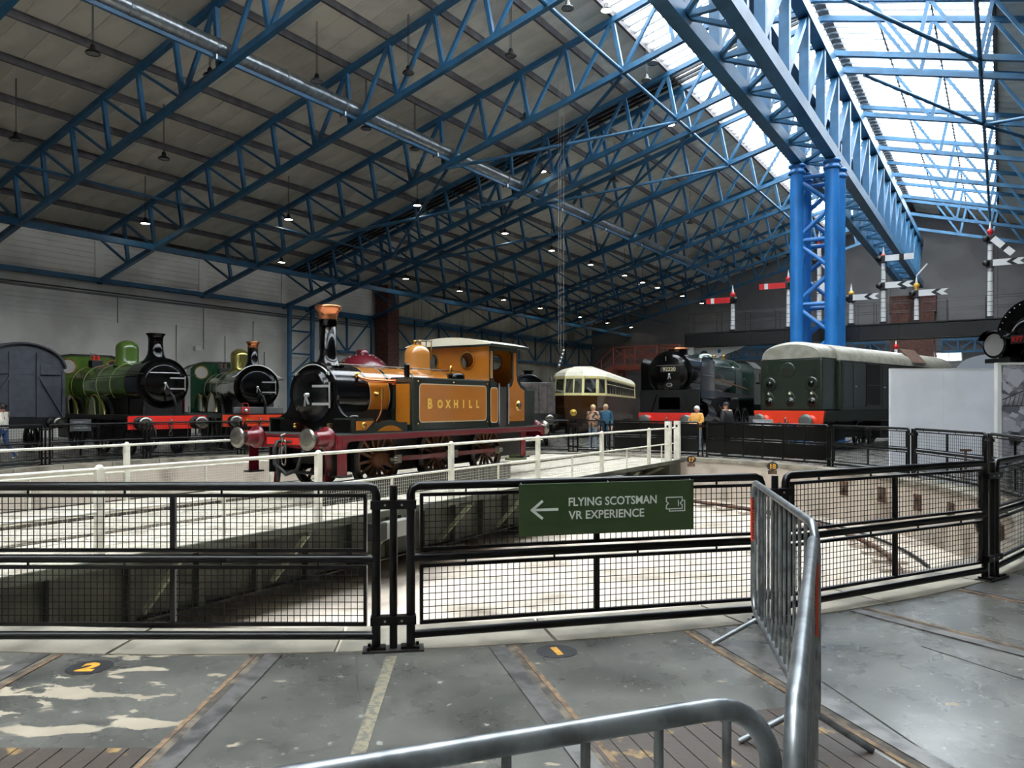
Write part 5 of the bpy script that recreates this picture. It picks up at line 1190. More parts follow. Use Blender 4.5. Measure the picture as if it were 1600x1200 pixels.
def hood(x0, x1, hw, z0, zs, zt, m, mr, rnd=.25):
    MB().box(x0, x1, -hw, hw, z0, zs).obj('nose_body', m, dl, .06)
    A = arcroof(hw, zs, zt); B = [(y * .93, zs + (z - zs) * .9) for y, z in A]; b = MB(); n_ = len(A)
    secs = [(x0, [(y * .94, zs + (z - zs) * .82) for y, z in A]), (x0 + rnd * .4, [(y * .985, zs + (z - zs) * .95) for y, z in A]), (x0 + rnd, A), (x1, A)]
    vs = [(x, y, z) for x, P in secs for y, z in P]
    fs = [(k * n_ + i, k * n_ + i + 1, (k + 1) * n_ + i + 1, (k + 1) * n_ + i) for k in range(3) for i in range(n_ - 1)]
    b.add(vs, fs, True); b.add([vs[i] for i in range(n_)], [tuple(range(n_))]); b.add(vs[-n_:], [tuple(reversed(range(n_)))]); return b.obj('roof', mr, dl)
MB().box(.55, 13.6, -1.3, 1.3, 1.05, 1.42).obj('underframe', mat('solebar_green', (.10, .13, .11), .45), dl)
hood(.62, 1.75, 1.16, 1.42, 3.25, 3.86, DG, DRF)
hood(1.75, 13.0, 1.30, 1.42, 3.2, 3.86, DG, DRF, .02)
rr = MB().plate(rrect(-.42, .42, 3.42, 3.62, .09), [], (.615, 0, 0), (0, 1, 0), (0, 0, 1), .04).obj('headcode_box', DRF, dl)
for y, z in ((-.78, 2.35), (.78, 2.35)):
    q = MB().lathe([(.25, 0), (.25, -.02), (.2, -.035), (.15, -.03), (.0, -.03)], (.62, y, z), (1, 0, 0), 24).obj('marker_housing', DG, dl); MB().lathe([(.11, -.03), (.11, -.06), (.0, -.08)], (.62, y, z), (1, 0, 0), 16).obj('marker_lens', LBL, q)
for y in (-.8, 0, .8):
    q = MB().lathe([(.17, 0), (.17, -.02), (.0, -.03)], (.62, y, 1.72), (1, 0, 0), 20).obj('lamp_housing', DG, dl); MB().lathe([(.09, -.03), (.09, -.06), (.0, -.07)], (.62, y, 1.72), (1, 0, 0), 14).obj('lamp_lens', LBL, q)
    MB().lathe([(.05, 0), (.05, -.03), (.0, -.04)], (.62, y, 2.02), (1, 0, 0), 12).obj('marker_lamp', mat('pale_lamp', (.85, .86, .72), .3), dl)
    MB().path([(.60, y + .02, 2.1), (.58, y - .12, 2.0), (.59, y - .2, 1.86)], .02, 6).obj('disc_hinge', DG, dl)
q = MB().lathe([(.27, 0), (.27, -.02), (.24, -.03), (.0, -.03)], (.62, .08, 2.85), (1, 0, 0), 24).obj('headcode_disc', DG, dl); MB().box(.585, .6, -.18, .34, 2.84, 2.86).obj('disc_hinge', LBLM, q)
for y in (-.85, .85): MB().path([(.6, y, 2.7), (.55, y, 2.72), (.55, y, 2.95), (.6, y, 2.97)], .015, 6).obj('grab_rail', DG, dl)
for k, (x, w_) in enumerate(((1.85, .75), (2.75, .95), (3.85, 1.25), (5.3, .6), (6.0, .6), (6.7, .6), (7.4, 1.1), (8.7, 1.1), (10.0, 1.1))):
    for sg in (-1, 1):
        if k == 2:
            MB().box(x, x + w_, min(sg * 1.29, sg * 1.315), max(sg * 1.29, sg * 1.315), 1.62, 3.12).obj('grille_panel', mat('dark_grille', (.07, .055, .05), .6), dl); MB().box(x - .05, x + w_ + .05, min(sg * 1.3, sg * 1.33), max(sg * 1.3, sg * 1.33), 2.34, 2.37).obj('grille_bar', DG, dl)
            for zz in (1.56, 3.12): MB().box(x - .06, x + w_ + .06, min(sg * 1.3, sg * 1.33), max(sg * 1.3, sg * 1.33), zz, zz + .06).obj('grille_frame', DG, dl)
            continue
        d_ = MB().box(x, x + w_, min(sg * 1.30, sg * 1.318), max(sg * 1.30, sg * 1.318), 1.5, 3.12).obj('body_door', DG, dl, .01)
        if k == 0:
            for j in range(14): MB().box(x + .08, x + w_ - .08, min(sg * 1.315, sg * 1.335), max(sg * 1.315, sg * 1.335), 1.65 + .1 * j, 1.70 + .1 * j).obj('louvre', DG, d_)
        else: MB().beam((x + .12, sg * 1.335, 2.30), (x + .26, sg * 1.335, 2.26), .02, .035).obj('door_handle', WHT, d_)
for bx in (1.6, 8.8):
    for sg in (-1, 1):
        MB().box(bx, bx + 3.4, sg * .98 - .06, sg * .98 + .06, .45, .8).obj('bogie_frame', LBLM, dl)
        for x in (bx + .5, bx + 2.9): spoked_wheel(dl, x, sg * .76, .54, LBLM, TYR, n=8); MB().box(x - .16, x + .16, sg * 1.05 - .08, sg * 1.05 + .08, .38, .75).obj('axle_box', LBLM, dl)
        MB().box(5.4, 8.4, min(sg * .5, sg * 1.2), max(sg * .5, sg * 1.2), .35, 1.0).obj('battery_box', LBLM, dl) if bx < 5 else None
MB().path([(.46, .3, 1.0), (.3, .3, .95), (.26, .3, .6), (.34, .25, .45)], .03, 8).obj('air_hose', HOSE, dl); MB().path([(.46, -.45, 1.0), (.3, -.45, .95), (.26, -.45, .6), (.34, -.4, .45)], .03, 8).obj('air_hose', ORR, dl); coupling(dl, .46, 1.03)
MB().plate([(-.8, 3.86), (-1.25, 3.4), (-1.32, 3.36), (-.8, 3.95)], [], (8.3, 0, 0), (0, 1, 0), (0, 0, 1), 1.6).obj('roof_hatch', RUST, dl)
# pale rounded tank roof beyond the diesel
pt = thing('pale_carriage', 'pale grey carriage roof showing above the white display wall', 'carriage', W(17.6, 28.6), heading(58.4))
P_ = arcroof(1.35, 2.8, 3.5); MB().plate(P_ + [(-1.35, 1.1), (1.35, 1.1)], [], (0, 0, 0), (0, 1, 0), (0, 0, 1), 7.6).obj('carriage_body', mat('pale_grey_carriage', (.55, .57, .60), .4), pt)
for k in range(6): MB().box(1.0 + k, 1.4 + k, -.3, .3, 3.46, 3.58).obj('roof_vent', MATS['pale_grey_carriage'], pt, .03)
for sg in (-1, 1):
    for x in (1.5, 6.2): spoked_wheel(pt, x, sg * .76, .5, LBLM, TYR, n=8)
MB().box(.2, 7.4, -1.1, 1.1, .7, 1.1).obj('underframe', LBLM, pt)
# huge black engine at the right with a hooded headlamp
kf = thing('overseas_engine', 'huge black engine with riveted smokebox ring and hooded headlamp behind the mural', 'locomotive', W(14.2, 21.3), heading(73.3))
zc, R = 3.42, 1.08
MB().lathe([(R, 0), (R, 7)], (0, 0, zc), (1, 0, 0), 52).obj('boiler', LBL, kf)
rg = MB().lathe([(R + .04, -.03), (R + .04, .1), (R - .02, .1)], (0, 0, zc), (1, 0, 0), 52, False).obj('smokebox_ring', LBL, kf)
for k in range(36):
    q = 2 * PI * k / 36; MB().lathe([(.022, 0), (.014, .016), (.0, .02)], (-.03, (R - .04) * math.cos(q), zc + (R - .04) * math.sin(q)), (-1, 0, 0), 8).obj('rivet', BUFS, rg)
MB().lathe([(.66, 0), (.66, -.05), (.6, -.08), (.3, -.18), (.0, -.2)], (-.03, 0, zc), (1, 0, 0), 40).obj('smokebox_door', LBL, kf)
MB().path([(-.2, .5 * math.cos(q), zc + .5 * math.sin(q)) for q in [math.radians(k) for k in range(30, 151, 10)]], .02, 6).obj('door_handrail', WHT, kf)
h_ = MB().lathe([(.31, 0), (.36, -.4), (.38, -.42), (.36, -.44), (.0, -.43)], (-.1, .72, zc - .12), (1, 0, 0), 28).obj('headlamp', LBL, kf)
MB().lathe([(.001, -.45), (.31, -.445)], (-.1, .72, zc - .12), (1, 0, 0), 24, False, caps=False).obj('lamp_glass', WHT, h_)
MB().lathe([(.40, -.62), (.41, -.2)], (-.1, .72, zc - .12), (1, 0, 0), 16, False, .35, PI - .35).obj('lamp_hood', LBL, h_)
MB().box(-.5, -.1, .25, 1.05, zc - .62, zc - .5).obj('lamp_shelf', LBLM, kf)
MB().box(-.36, -.34, -.05, .36, zc - .12, zc + .12).obj('number_board', LBLM, kf); text('numeral', 'KF7', .2, mat('red_numeral', (.62, .08, .08), .5), kf, (-.37, .15, zc - .07), (0, -1, 0), (0, 0, 1), offset=.004, extrude=.004)
for z in (1.9, 2.3): MB().path([(-.05, .5, z + .5), (-.2, .5, z + .48), (-.2, -.5, z + .48), (-.05, -.5, z + .5)], .025, 6).obj('front_handrail', LBLM, kf)
MB().box(-.1, 7, -1.4, 1.4, 1.3, 2.4).obj('frame', LBLM, kf); MB().box(-.6, -.5, -1.4, 1.4, .8, 1.5).obj('buffer_beam', LBLM, kf); MB().box(-.5, 0, -.6, .6, .9, 1.4).obj('draw_gear', LBLM, kf)
for sg in (-1, 1):
    for x in (1.2, 3, 4.8): spoked_wheel(kf, x, sg * .78, .75, LBLM, TYR, n=10)
chimney(kf, .8, zc + R, zc + R + .5, .25, LBL)
# ================================================================ signal gantry
GBK = mat('gantry_black', (.045, .045, .05), .4, var=.3, scale=3); GWH = mat('gantry_white', (.84, .84, .82), .5)
GA = W(9.47, 42.0); GZ = 5.43
sg_ = thing('signal_gantry', 'long black signal gantry on white bracket posts spanning the far tracks', 'gantry', GA, 0)
GL = 20.0
MB().box(0, GL, -.45, .45, GZ - .05, GZ).obj('walkway', GBK, sg_)
for y in (-.42, .42): MB().beam((0, y, GZ - .4), (GL, y, GZ - .4), .06, .62).obj('girder', GBK, sg_); MB().box(0, GL, y - .12, y + .12, GZ - .75, GZ - .70).obj('girder_flange', GBK, sg_)
for k in range(12): MB().box(k * 1.7, k * 1.7 + .06, -.5, -.44, GZ - .7, GZ - .08).obj('girder_stiffener', GBK, sg_)
for k in range(14):
    for y in (-.45, .45): MB().tube((.2 + 1.5 * k, y, GZ), (.2 + 1.5 * k, y, GZ + 1.0), .014, 6).obj('rail_post', GBK, sg_)
for y in (-.45, .45):
    for z in (.55, 1.0): MB().tube((.2, y, GZ + z), (GL - .2, y, GZ + z), .009, 5).obj('guard_wire', GBK, sg_)
for x in (.15, 19.6):
    p = MB().box(x - .25, x + .25, -.25, .25, 0, GZ - .75).obj('support_post', GWH, sg_)
    bx_ = -1 if x > 5 else 1; br = [(x + .25, GZ - .76), (x + 2.9, GZ - .76), (x + 2.5, GZ - .95), (x + 1.6, GZ - 1.25), (x + .8, GZ - 1.8), (x + .25, GZ - 2.6)]
    MB().plate(br[::-1], [circ(x + .72, GZ - 1.18, .27, 20), circ(x + 1.55, GZ - .98, .11, 14)], (0, -.06, 0), (1, 0, 0), (0, 0, 1), -.1).obj('curved_bracket', GWH, p)
SWT = mat('signal_white', (.86, .86, .85), .5); SRD = mat('signal_red', (.78, .12, .13), .4); SBK = mat('signal_black', (.06, .06, .065), .4)
def tau(u): t = (u - 800) / F; return (t * 42 - 9.47) / (.847 + .531 * t)
def zat(u, v): k = tau(u); return H + (HOR - v) * (42 - .531 * k) / F
def arm(t, z, L, kind, ang=0., sgn=1):
    """semaphore arm; sgn -1 points towards local -X"""
    a = math.radians(ang); ux = Vector((sgn * math.cos(a), 0, math.sin(a))); uz = Vector((-sgn * math.sin(a) , 0, math.cos(a)))
    o = Vector((sgn * .1, -.2, z)); h = .14
    def poly(P, m, nm, off, par):
        b = MB(); n_ = len(P); f = [o + ux * x + uz * y + Vector((0, -off, 0)) for x, y in P]; bk = [p + Vector((0, .012, 0)) for p in f]
        fs = [tuple(range(n_)), tuple(reversed(range(n_, 2 * n_)))] + [(i, (i + 1) % n_, n_ + (i + 1) % n_, n_ + i) for i in range(n_)]
        return b.add(f + bk, fs).obj(nm, m, par)
    if kind == 'red':
        A = poly([(0, -h), (L, -h), (L, h), (0, h)], SRD, 'signal_arm', 0, t); poly([(L * .66, -h), (L * .80, -h), (L * .80, h), (L * .66, h)], SWT, 'arm_stripe', .006, A)
    elif kind == 'fish':
        A = poly([(0, -h), (L, -h), (L - .2, 0), (L, h), (0, h)], SWT, 'signal_arm', 0, t); poly([(L * .60, -h), (L * .78, -h), (L * .60, 0), (L * .78, h), (L * .60, h), (L * .42, 0)], SBK, 'arm_chevron', .006, A)
    else:
        A = poly([(0, -h), (L, -h), (L, h), (0, h)], SWT, 'signal_arm', 0, t); poly([(L * .50, -h), (L * .66, -h), (L * .66, h), (L * .50, h)], SBK, 'arm_stripe', .006, A)
    MB().box(-.16, .16, -.18, .12, z - .2, z + .16).obj('lamp_case', SBK, A, .03)
    MB().lathe([(.14, 0), (.14, .03), (.0, .03)], (-sgn * .16, -.2, z), (0, -1, 0), 16).obj('spectacle', SBK, A)
def signal(u, vt, arms, fin, label, base=GZ):
    x = tau(u); zt = zat(u, vt); t = thing('semaphore_signal', label, 'signal', GA + Vector((x, 0, base)), 0)
    hz = zt - base - .75
    MB().lathe([(.115, 0), (.09, hz)], (0, 0, 0), (0, 0, 1), 12).obj('signal_post', SWT, t)
    f_ = MB().lathe([(.09, 0), (.12, .04), (.06, .1), (.13, .22), (.14, .28), (.1, .36), (.05, .4)], (0, 0, hz), (0, 0, 1), 14).obj('finial', fin, t)
    MB().lathe([(.06, .36), (.045, .5), (.0, .78)], (0, 0, hz), (0, 0, 1), 10).obj('finial_spike', SWT, f_)
    MB().box(-.14, .14, -.14, .14, 0, .12).obj('post_foot', SBK, t)
    for k in range(int(hz / .45)): MB().lathe([(.118, 0), (.118, .03)], (0, 0, .3 + .45 * k), (0, 0, 1), 10, False, caps=False).obj('post_band', mat('band_grey', (.4, .4, .4), .5), t)
    for y in (.16, .30): MB().tube((.0 + y - .02, .2, .05), (.0 + y - .02, .2, hz), .008, 5).obj('ladder_rail', SBK, t)
    for v, L, kind, ang, s in arms: arm(t, zat(u, v) - base, L, kind, ang, s)
    return t
YFN = mat('yellow_finial', (.80, .62, .22), .4)
signal(1145, 446, [(469, 1.25, 'red', 0, -1)], SRD, 'white signal post with one red arm near the left end of the gantry')
signal(1232, 421, [(446, 1.3, 'red', 0, -1)], SRD, 'taller white signal post with one red arm beside the blue column')
signal(1280, 360, [(408, 1.0, 'fish', -50, 1), (444, .9, 'fish', -50, 1)], SRD, 'tall white signal post standing behind the blue lattice column')
signal(1330, 443, [(466, 1.15, 'fish', 0, 1)], YFN, 'yellow topped signal post with fishtail arm just right of the blue column')
signal(1380, 385, [(405, 1.2, 'plain', 0, 1), (447, 1.2, 'fish', 0, 1)], SRD, 'red topped signal post with one square arm above one fishtail arm')
s_ = signal(1432, 430, [(459, 1.2, 'fish', 0, 1)], YFN, 'yellow topped signal post with fishtail arm in front of the brick pier')
MB().beam((.0, -.15, zat(1432, 432) - GZ), (.45, -.15, zat(1432, 414) - GZ), .05, .06).obj('raised_blade', SWT, s_)
signal(1547, 345, [(374, 1.05, 'plain', -45, 1), (412, 1.2, 'fish', 0, 1)], SRD, 'tall red topped signal post with one dropped arm above a fishtail arm')
# low ground signal beyond the diesel
p = at_depth(1400, 600, 46); t = thing('ground_signal', 'short white signal with twin small arms showing above the diesel roof', 'signal', (p.x, p.y, 0))
MB().lathe([(.12, 0), (.09, 4.9)], (0, 0, 0), (0, 0, 1), 12).obj('signal_post', SWT, t); f_ = MB().lathe([(.08, 0), (.13, .1), (.13, .2), (.06, .3)], (0, 0, 4.9), (0, 0, 1), 12).obj('finial', SRD, t); MB().lathe([(.06, .28), (.0, .6)], (0, 0, 4.9), (0, 0, 1), 10).obj('finial_spike', SWT, f_)
MB().box(-.45, .45, .0, .25, 4.1, 4.6).obj('lamp_case', SBK, t)
for x in (.45, 1.05): MB().box(x, x + .45, -.1, -.07, 4.2, 4.45).obj('small_arm', SWT, t)
MB().beam((0, .1, 4.3), (1.5, .1, 4.3), .05, .05).obj('arm_bracket', SBK, t)
# ================================================================ footbridge
FBR = mat('red_oxide_paint', (.50, .23, .17), .5, var=.12, scale=4); FBW = mat('ochre_boards', (.55, .33, .16), .6, var=.15, scale=5)
fb = thing('footbridge', 'red oxide iron footbridge with lattice rails and a sloping stair', 'footbridge', W(8.2, 60.0), 0); fb.scale = (1.16, 1.16, 1.04)
MB().box(0, 4.5, -.9, .9, 4.35, 4.45).obj('deck', FBW, fb)
for y in (-.9, .9):
    MB().plate([(0, 4.45), (0, 4.15), (1.2, 4.05), (3.0, 4.15), (4.5, 4.25), (4.5, 4.45)], [], (0, y, 0), (1, 0, 0), (0, 0, 1), .06).obj('arched_girder', FBR, fb)
    for k in range(4):
        MB().box(1.5 * k - .04, 1.5 * k + .04, y - .04, y + .04, 4.4, 5.75).obj('rail_post', FBR, fb)
        if k < 3:
            for z0, z1 in ((4.5, 5.7), (5.7, 4.5)): MB().beam((1.5 * k, y, z0), (1.5 * k + 1.5, y, z1), .04, .05, (0, 1, 0)).obj('lattice_bar', FBR, fb)
    for z in (5.15, 5.75): MB().beam((0, y, z), (4.5, y, z), .06, .08).obj('hand_rail', FBR, fb)
    MB().beam((0, y, 4.3), (-4.25, y, .115), .08, .3).obj('stair_stringer', FBR, fb)
    for dz in (.85, 1.45): MB().beam((0, y, 4.3 + dz), (-4.3, y, .1 + dz), .05, .06).obj('stair_rail', FBR, fb)
    for k in range(5): MB().box(-.86 * k - .03, -.86 * k + .03, y - .03, y + .03, 4.3 - .84 * k, 5.75 - .84 * k).obj('stair_post', FBR, fb)
    for x in (.1, 4.3): MB().tube((x, y * .8, 0), (x, y * .8, 4.35), .12, 12).obj('column', FBR, fb)
for k in range(20): MB().box(-4.3 + .215 * k, -4.3 + .215 * k + .25, -.85, .85, .12 + .21 * k, .15 + .21 * k).obj('stair_tread', FBW, fb)
text('ornament', 'o', .4, GWH, fb, (.9, -.98, 4.12), (1, 0, 0), (0, 0, 1), extrude=.004) if False else None
MB().path([(.6 + .17 * math.cos(2 * PI * i / 16), -.935, 4.27 + .1 * math.sin(2 * PI * i / 16)) for i in range(16)], .02, 5, True).obj('ring_ornament', GWH, fb)
MB().path([(.95, -.935, 4.27), (3.3, -.935, 4.36), (3.3, -.935, 4.2), (.95, -.935, 4.27)], .018, 5).obj('taper_ornament', GWH, fb)
# ================================================================ display walls
dw = thing('display_wall', 'plain white display wall standing behind the pit fence', 'display wall', W(9.82, 20.3), -0 + TH)
DWM = mat('display_white', (.88, .89, .91), .5, var=.04, scale=1.2)
MB().box(0, 1.36, -.05, .05, 0, 2.55).obj('wall_panel', DWM, dw); MB().box(1.363, 2.74, -.05, .05, 0, 2.55).obj('wall_panel', DWM, dw)
MB().box(0, 2.74, -.06, .06, 2.55, 2.57).obj('top_trim', GWH, dw)
mu = thing('mural_wall', 'grey printed mural of an engine shed in a white frame', 'display wall', W(12.02, 19.4), TH)
def mural():
    m = bpy.data.materials.new('shed_photo_print'); m.use_nodes = True; n_, l = m.node_tree.nodes, m.node_tree.links; b = n_['Principled BSDF']
    tc = n_.new('ShaderNodeTexCoord'); mp = n_.new('ShaderNodeMapping'); mp.inputs['Scale'].default_value = (1, 1, 1.8); l.new(tc.outputs['Object'], mp.inputs[0])
    v = n_.new('ShaderNodeTexVoronoi'); v.inputs['Scale'].default_value = 3.2; l.new(mp.outputs[0], v.inputs['Vector'])
    q = n_.new('ShaderNodeTexNoise'); q.inputs['Scale'].default_value = 5; l.new(tc.outputs['Object'], q.inputs['Vector'])
    s = n_.new('ShaderNodeMix'); s.inputs[0].default_value = .5; l.new(v.outputs['Color'], s.inputs[2]); l.new(q.outputs['Fac'], s.inputs[3])
    r = n_.new('ShaderNodeValToRGB'); r.color_ramp.elements[0].position = .35; r.color_ramp.elements[1].position = .62
    r.color_ramp.elements[0].color = (.12, .12, .14, 1); r.color_ramp.elements[1].color = (.42, .42, .46, 1); l.new(s.outputs[0], r.inputs[0]); l.new(r.outputs[0], b.inputs['Base Color']); b.inputs['Roughness'].default_value = .5
    return m
MB().box(.1, 2.6, -.04, .04, 0, 2.62).obj('printed_panel', mural(), mu)
MB().box(0, .1, -.07, .07, 0, 2.67).obj('frame_post', GWH, mu); MB().box(0, 2.6, -.07, .07, 2.62, 2.67).obj('frame_rail', GWH, mu)
PRL = mat('print_light_grey', (.72, .72, .75), .5); PRD = mat('print_dark_grey', (.16, .16, .18), .5)
for P_ in ([(.22, 2.25), (.5, 2.05), (.75, 2.35), (.55, 2.52), (.38, 2.5)], [(.14, 2.02), (.3, 1.9), (.4, 2.0), (.14, 2.25)], [(.3, 1.35), (.38, 1.45), (.55, 1.38), (.46, 1.30)], [(.52, 1.45), (.6, 1.53), (.78, 1.45), (.68, 1.37)], [(.14, 1.28), (.2, 1.33), (.3, 1.27), (.22, 1.24)]):
    MB().plate(P_, [], (0, -.044, 0), (1, 0, 0), (0, 0, 1), .003).obj('printed_rooflight', PRL, mu)
for k in range(6): MB().beam((.16 + .11 * k, -.046, 1.6), (.24 + .11 * k, -.046, 1.78 + .04 * k), .003, .022, (0, 1, 0)).obj('printed_truss', PRD, mu)
MB().beam((.14, -.046, 1.6), (.95, -.046, 1.6), .022, .003, (0, 1, 0)).obj('printed_truss', PRD, mu); MB().beam((.14, -.046, 1.75), (.95, -.046, 2.1), .022, .003, (0, 1, 0)).obj('printed_truss', PRD, mu)
MB().box(.7, .715, -.05, -.045, 1.5, 2.6).obj('printed_cable', PRD, mu); MB().plate(rrect(.3, .6, .62, .95, .12), [], (0, -.044, 0), (1, 0, 0), (0, 0, 1), .003).obj('printed_boiler', PRD, mu)
# point lever standing by the white wall
p = at_depth(1509, 738, F * H / (738 - HOR)); t = thing('point_lever', 'small rusty T handled lever standing before the white display wall', 'lever', (p.x, p.y, 0), TH)
MB().tube((0, 0, 0), (0, 0, .52), .03, 8).obj('stem', RUST, t); MB().tube((-.13, 0, .53), (.13, 0, .53), .028, 8).obj('handle', RUST, t); MB().box(-.1, .1, -.08, .08, 0, .05).obj('foot', RUST, t)
# suspended reflector strip on wires
p = at_depth(876, 560, 36); r_ = thing('suspended_reflector', 'tilted silver reflector strip hung on three wires above the railcar', 'light fitting', p, TH)
MB().beam((-.12, 0, -.42), (.15, 0, .42), .10, .34, (0, 1, 0)).obj('strip', mat('silver_foil', (.72, .72, .72), .25, .8), r_)
for k in range(5):
    f = -.8 + .4 * k; MB().lathe([(.07, 0), (.06, .04), (.0, .06)], (.015 + .13 * f, -.19, .42 * f), (0, -1, 0), 12).obj('reflector_cup', WHT, r_)
for x in (-.1, .0, .14): MB().tube((x, 0, .3), (x, 0, ztop(p.x + x * CT) + .396 - p.z), .008, 5).obj('suspension_wire', mat('wire_grey', (.6, .6, .6), .4), r_)
# information lectern boards behind the far fence
for u, v0, v1, lab in ((126, 655, 706, 'dark information board on a stand in front of the apple green engine'), (1192, 700, 722, 'low dark information board in front of the diesel apron')):
    d = F * H / (712 - HOR) if u < 800 else 24.6
    p = at_depth(u, 700, d); t = thing('information_board', lab, 'information board', (p.x, p.y, 0), math.atan2(-p.y, -p.x) + PI / 2)
    MB().box(-.03, .03, -.03, .03, 0, .8).obj('stand', BLK, t); MB().plate([(-.3, 0), (.3, 0), (.3, .45), (-.3, .45)], [], (0, -.12, .78), (1, 0, 0), (0, .55, .83), .02).obj('board', mat('board_dark', (.13, .13, .14), .4), t); MB().plate([(-.22, .08), (.22, .08), (.22, .36), (-.22, .36)], [], (0, -.14, .792), (1, 0, 0), (0, .55, .83), .008).obj('board_print', mat('board_print', (.4, .4, .4), .5, var=.4, scale=14), t)
# ================================================================ visitors
SKIN = mat('skin_tone', (.80, .60, .50), .5)
def person(label, loc, rz, h, P, rad, top, legs, shoe, hair, hair_kind, sleeve_z=None, waist=.90, extra=None):
    """one continuous skinned body; P gives joint positions for a 1.7 m figure facing local +X"""
    t = thing('person', label, 'person', loc, rz); s = h / 1.7
    V, E2, Rr = [], [], []
    idx = {}
    def v(n, p, r): idx[n] = len(V); V.append(Vector(p) * s); Rr.append(r * s if not isinstance(r, tuple) else (r[0] * s, r[1] * s))
    def e(a, b): E2.append((idx[a], idx[b]))
    D = dict(pelvis=(0, 0, .93), spine=(0, 0, 1.10), chest=(.01, 0, 1.29), neck=(.0, 0, 1.44), skull=(.02, 0, 1.56), crown=(.02, 0, 1.64))
    D.update(P)
    RD = dict(pelvis=.145, spine=.135, chest=.15, neck=.058, skull=.088, crown=.07); RD.update(rad)
    for k in ('pelvis', 'spine', 'chest', 'neck', 'skull', 'crown'): v(k, D[k], RD[k])
    for a, b in (('pelvis', 'spine'), ('spine', 'chest'), ('chest', 'neck'), ('neck', 'skull'), ('skull', 'crown')): e(a, b)
    for sd, sg in (('L', 1), ('R', -1)):
        for nm, r in (('shoulder', .075), ('elbow', .055), ('wrist', .038), ('palm', .036)): v(nm + sd, D[nm + sd], RD.get(nm, r))
        e('chest', 'shoulder' + sd); e('shoulder' + sd, 'elbow' + sd); e('elbow' + sd, 'wrist' + sd); e('wrist' + sd, 'palm' + sd)
        a, b = Vector(D['wrist' + sd]), Vector(D['palm' + sd]); dr_ = (b - a).normalized(); sd_ = dr_.cross(Vector((0, 1, 0)))
        sd_ = sd_.normalized() if sd_.length > .2 else Vector((0, 0, 1))
        for k, (off, L) in enumerate(((-.028, .06), (-.010, .075), (.009, .07), (.026, .055))):
            q = b + sd_ * off + dr_ * .03; v('f%d%s' % (k, sd), q, .011); v('g%d%s' % (k, sd), q + dr_ * L + Vector((.012, 0, 0)), .008); e('palm' + sd, 'f%d%s' % (k, sd)); e('f%d%s' % (k, sd), 'g%d%s' % (k, sd))
        q = a.lerp(b, .4) + sd_ * .04; v('t' + sd, q, .012); v('u' + sd, q + dr_ * .045 + sd_ * .02, .009); e('palm' + sd, 't' + sd); e('t' + sd, 'u' + sd)
        for nm, r in (('hip', .10), ('knee', .068), ('ankle', .048), ('toe', .042)): v(nm + sd, D[nm + sd], RD.get(nm, r))
        e('pelvis', 'hip' + sd); e('hip' + sd, 'knee' + sd); e('knee' + sd, 'ankle' + sd); e('ankle' + sd, 'toe' + sd)
    me = bpy.data.meshes.new('skel'); me.from_pydata(V, E2, []); o = bpy.data.objects.new('skel', me); COL.objects.link(o)
    m_ = o.modifiers.new('skin', 'SKIN'); m_.use_smooth_shade = True
    for i, d in enumerate(me.skin_vertices[0].data):
        r = Rr[i]; d.radius = r if isinstance(r, tuple) else (r, r); d.use_root = (i == 0)
    o.modifiers.new('sub', 'SUBSURF').levels = 2
    dg = bpy.context.evaluated_depsgraph_get(); bm_ = bpy.data.meshes.new_from_object(o.evaluated_get(dg)); bpy.data.objects.remove(o)
    bm_.materials.clear()
    for m in (top, legs, SKIN, shoe): bm_.materials.append(m)
    wr = [Vector(D[k + sd]) * s for k in ('palm',) for sd in 'LR']; wz = [Vector(D['wrist' + sd]) * s for sd in 'LR']
    for p in bm_.polygons:
        c = p.center; z = c.z / s; k = 0
        hand = any((c - a).length < .125 * s and (c - b).length > .0 and (c - a).length < (c - (b + (b - a) * 1.0)).length for a, b in zip(wr, wz))
        if hand: k = 2
        elif z > D['neck'][2] - .01: k = 2
        elif z < .085: k = 3
        elif z < waist: k = 1
        p.material_index = k; p.use_smooth = True
    body = bpy.data.objects.new('body', bm_); COL.objects.link(body); body.parent = t
    c = (Vector(D['skull']) + Vector((0, 0, .02))) * s; R_ = .108 * s
    # hair cap: shell over the top and back of the skull
    b = MB(); n1, n2 = 10, 16; vs = []; low = -.55 if hair_kind != 'cap' else .0
    for i in range(n1 + 1):
        th_ = (PI / 2 - low * 1.0) * i / n1
        for j in range(n2):
            ph = 2 * PI * j / n2; front = math.cos(ph); th2 = th_ * (1 - .38 * max(0, front)) if hair_kind != 'cap' else min(th_, PI / 2)
            vs.append(c + Vector((-.008 * s + R_ * 1.05 * math.sin(th2) * math.cos(ph), R_ * .92 * math.sin(th2) * math.sin(ph), R_ * 1.12 * math.cos(th2))))
    fs = [(i * n2 + j, i * n2 + (j + 1) % n2, (i + 1) * n2 + (j + 1) % n2, (i + 1) * n2 + j) for i in range(n1) for j in range(n2)]
    hr = b.add(vs, [tuple(reversed(f)) for f in fs], True).obj('hair' if hair_kind != 'cap' else 'cap', hair, t)
    if hair_kind == 'bun': MB().lathe([(.0, -.05), (.035, -.04), (.05, 0), (.035, .04), (.0, .05)], c + Vector((-.11, 0, .05)) * s, (1, 0, 0), 12).obj('hair_bun', hair, hr)
    if hair_kind == 'cap': MB().plate([(.06, -.075), (.17, -.06), (.19, 0), (.17, .06), (.06, .075)], [], c + Vector((0, 0, .01 * s)), (s, 0, 0), (0, s, 0), .012).obj('cap_peak', hair, hr)
    f = c + Vector((.088, 0, -.02)) * s
    MB().lathe([(.016, 0), (.012, .02), (.0, .03)], f + Vector((0, 0, -.012)) * s, (1, 0, -.35), 8).obj('nose', SKIN, t)
